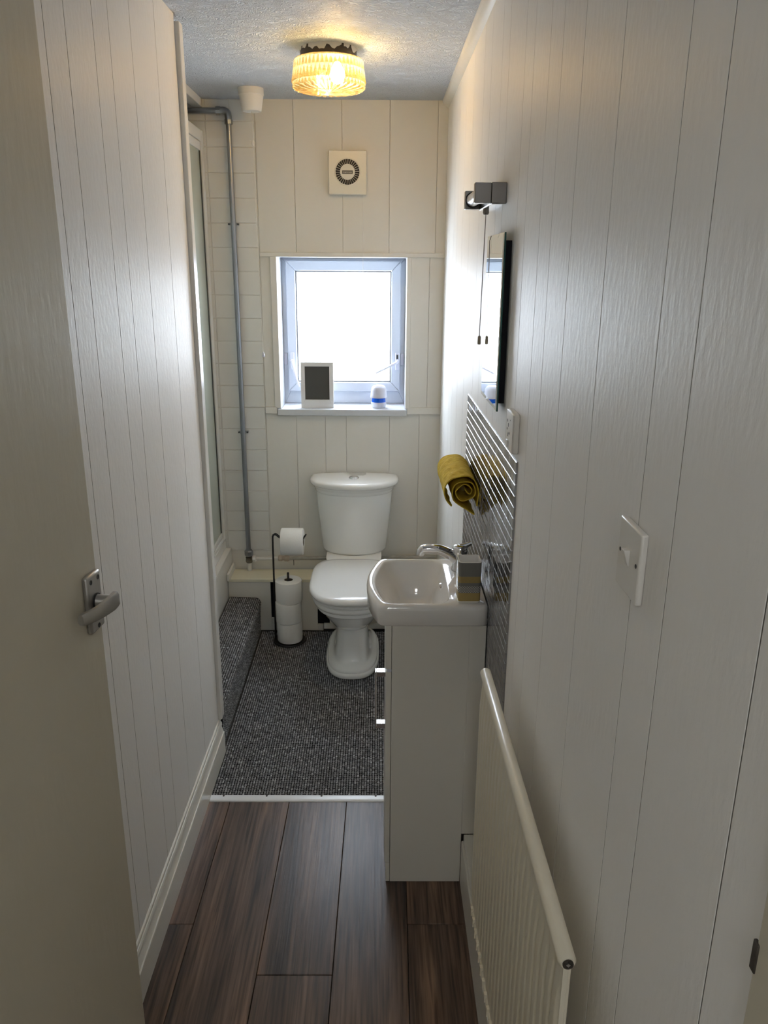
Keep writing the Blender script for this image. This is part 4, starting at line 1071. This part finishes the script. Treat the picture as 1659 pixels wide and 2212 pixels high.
# pull-cord light switch
pc = thing('pull_cord_switch', 'white ceiling pull-cord switch with long hanging cord', 'pull switch', (-0.522, 3.585, CZ))
obj('housing', MB().lathe([(0.0515, -0.0005), (0.0515, -0.026), (0.049, -0.028), (0.040, -0.083), (0.037, -0.086)], (-0.523, 3.585, CZ), 36), PLAS, pc, smooth=40)
obj('cord', MB().tube([(-0.523, 3.585, CZ - .085), (-0.5225, 3.585, 2.0), (-0.5135, 3.585, 1.404)], 0.0013, 6), CORD, pc)
obj('joining_bead', MB().lathe([(0.002, 0.012), (0.0065, 0.006), (0.007, -0.004), (0.003, -0.010)], (-0.5225, 3.585, 2.258), 14).tube([(-0.5225, 3.585, 2.262), (-0.536, 3.58, 2.268)], 0.0016, 6), PLAS, pc, smooth=50)
obj('pull_knob', MB().lathe([(0.002, 0.0), (0.0035, -0.004), (0.0065, -0.020), (0.004, -0.023)], (-0.5135, 3.585, 1.406), 14), PLASB, pc, smooth=50)

# extractor fan
ef = thing('extractor_fan', 'square white extractor fan with round dark grille above window', 'extractor fan', (-0.1375, D, 2.168))
FX, FZ = -0.1385, 2.168
obj('casing', MB().box(FX - .084, FX + .084, D - 0.036, D - 0.0003, FZ - .090, FZ + .090), CREAMP, ef, bevel=0.004, seg=3)
yF = D - 0.0362
obj('dark_ring', MB().lathe([(0.053, 0.0), (0.053, -0.0006)], (FX, yF, FZ + 0.002), 48, 'y'), DARK, ef)
for k in range(30):
    a = 2 * math.pi * k / 30 + .05; c, s_ = math.cos(a), math.sin(a); w_ = 0.0006
    p = lambda r, o_, y: (FX + r * c - o_ * s_, y, FZ + .002 + r * s_ + o_ * c)
    obj('grille_vane', MB().hexa([p(.029, -w_, yF - .0005), p(.029, w_, yF - .0005), p(.053, w_, yF - .0005), p(.053, -w_, yF - .0005)], [p(.029, -w_, yF - .003), p(.029, w_, yF - .003), p(.053, w_, yF - .003), p(.053, -w_, yF - .003)]), CREAMP, ef)
obj('grille_rim', MB().loft([[(FX + r * math.cos(2 * math.pi * j / 48), y, FZ + .002 + r * math.sin(2 * math.pi * j / 48)) for j in range(48)] for r, y in ((.0525, yF), (.053, yF - .003), (.056, yF - .003), (.058, yF))], False, False), CREAMP, ef, smooth=50)
obj('hub', MB().lathe([(0.0325, 0), (0.0325, -0.0045), (0.029, -0.0065)], (FX, yF, FZ + .002), 40, 'y'), CREAMP, ef, smooth=40)
bd = obj('badge', MB().box(FX - .0235, FX + .0235, yF - .0078, yF - .0064, FZ - .0065, FZ + .0075), BADGE, ef, bevel=0.0006)
tcu = bpy.data.curves.new('lettering', 'FONT'); tcu.body = 'manrose'; tcu.size = 0.0115; tcu.align_x = 'CENTER'; tcu.align_y = 'CENTER'; tcu.extrude = 0.0002
tob = bpy.data.objects.new('lettering_source', tcu); C.objects.link(tob)
bpy.context.view_layer.update()
tme = bpy.data.meshes.new_from_object(tob.evaluated_get(bpy.context.evaluated_depsgraph_get()))
bpy.data.objects.remove(tob)
tme.materials.clear(); tme.materials.append(INK)
tl = bpy.data.objects.new('lettering', tme); C.objects.link(tl); tl.parent = bd
tl.location = Vector((FX, yF - .0081, FZ + .0005)) - ef.location; tl.rotation_euler = (math.pi / 2, 0, 0)
obj('pull_cord', MB().tube(smooth_path([(FX + .067, D - .020, FZ - .089), (FX + .067, D - .020, 1.80), (FX + .067, D - .020, 1.72), (FX + .064, D - .020, 1.695), (FX + .069, D - .020, 1.668), (FX + .064, D - .020, 1.648)], 5), 0.0009, 6), CORD, ef)

# picture frame and air freshener on the sill
pf = thing('picture_frame', 'white ridged photo frame with dark picture on the window sill', 'picture frame', (-0.294, 3.84, 1.1135))
ppt = frame4(-0.373, -0.216, 1.1138, 1.333, 0.0195, 3.826, 3.842, 0.040)
RID = mat('ridged_white_frame', (0.74, 0.73, 0.72), 0.4, bump=((3, 3, 230), 0.0012))
for q in ppt: obj('frame_bar', q, RID, pf, bevel=0.001)
obj('picture', MB().box(-0.354, -0.235, 3.834, 3.836, 1.153, 1.314), PIC, pf)
obj('rear_strut', MB().hexa([(-0.305, 3.8425, 1.27), (-0.285, 3.8425, 1.27), (-0.285, 3.8445, 1.27), (-0.305, 3.8445, 1.27)], [(-0.305, 3.895, 1.1139), (-0.285, 3.895, 1.1139), (-0.285, 3.898, 1.1139), (-0.305, 3.898, 1.1139)]), BLACK, pf)
af = thing('air_freshener', 'white domed air freshener with blue middle band on sill', 'air freshener', (0.003, 3.85, 1.1135))
ac = (0.003, 3.85, 1.1138)
obj('foot', MB().lathe([(0.030, 0), (0.033, 0.003), (0.037, 0.022), (0.038, 0.027), (0.034, 0.028)], ac, 36), PLASB, af, smooth=40)
obj('gel_band', MB().lathe([(0.0335, 0.0282), (0.032, 0.048)], ac, 36), BLUE, af, smooth=40)
obj('cap', MB().lathe([(0.034, 0.0482), (0.041, 0.050), (0.042, 0.054), (0.0395, 0.060), (0.037, 0.085), (0.034, 0.098), (0.028, 0.104), (0.026, 0.103), (0.024, 0.107), (0.019, 0.108), (0.017, 0.1065), (0.015, 0.110), (0.006, 0.111)], ac, 36), PLASB, af, smooth=40)
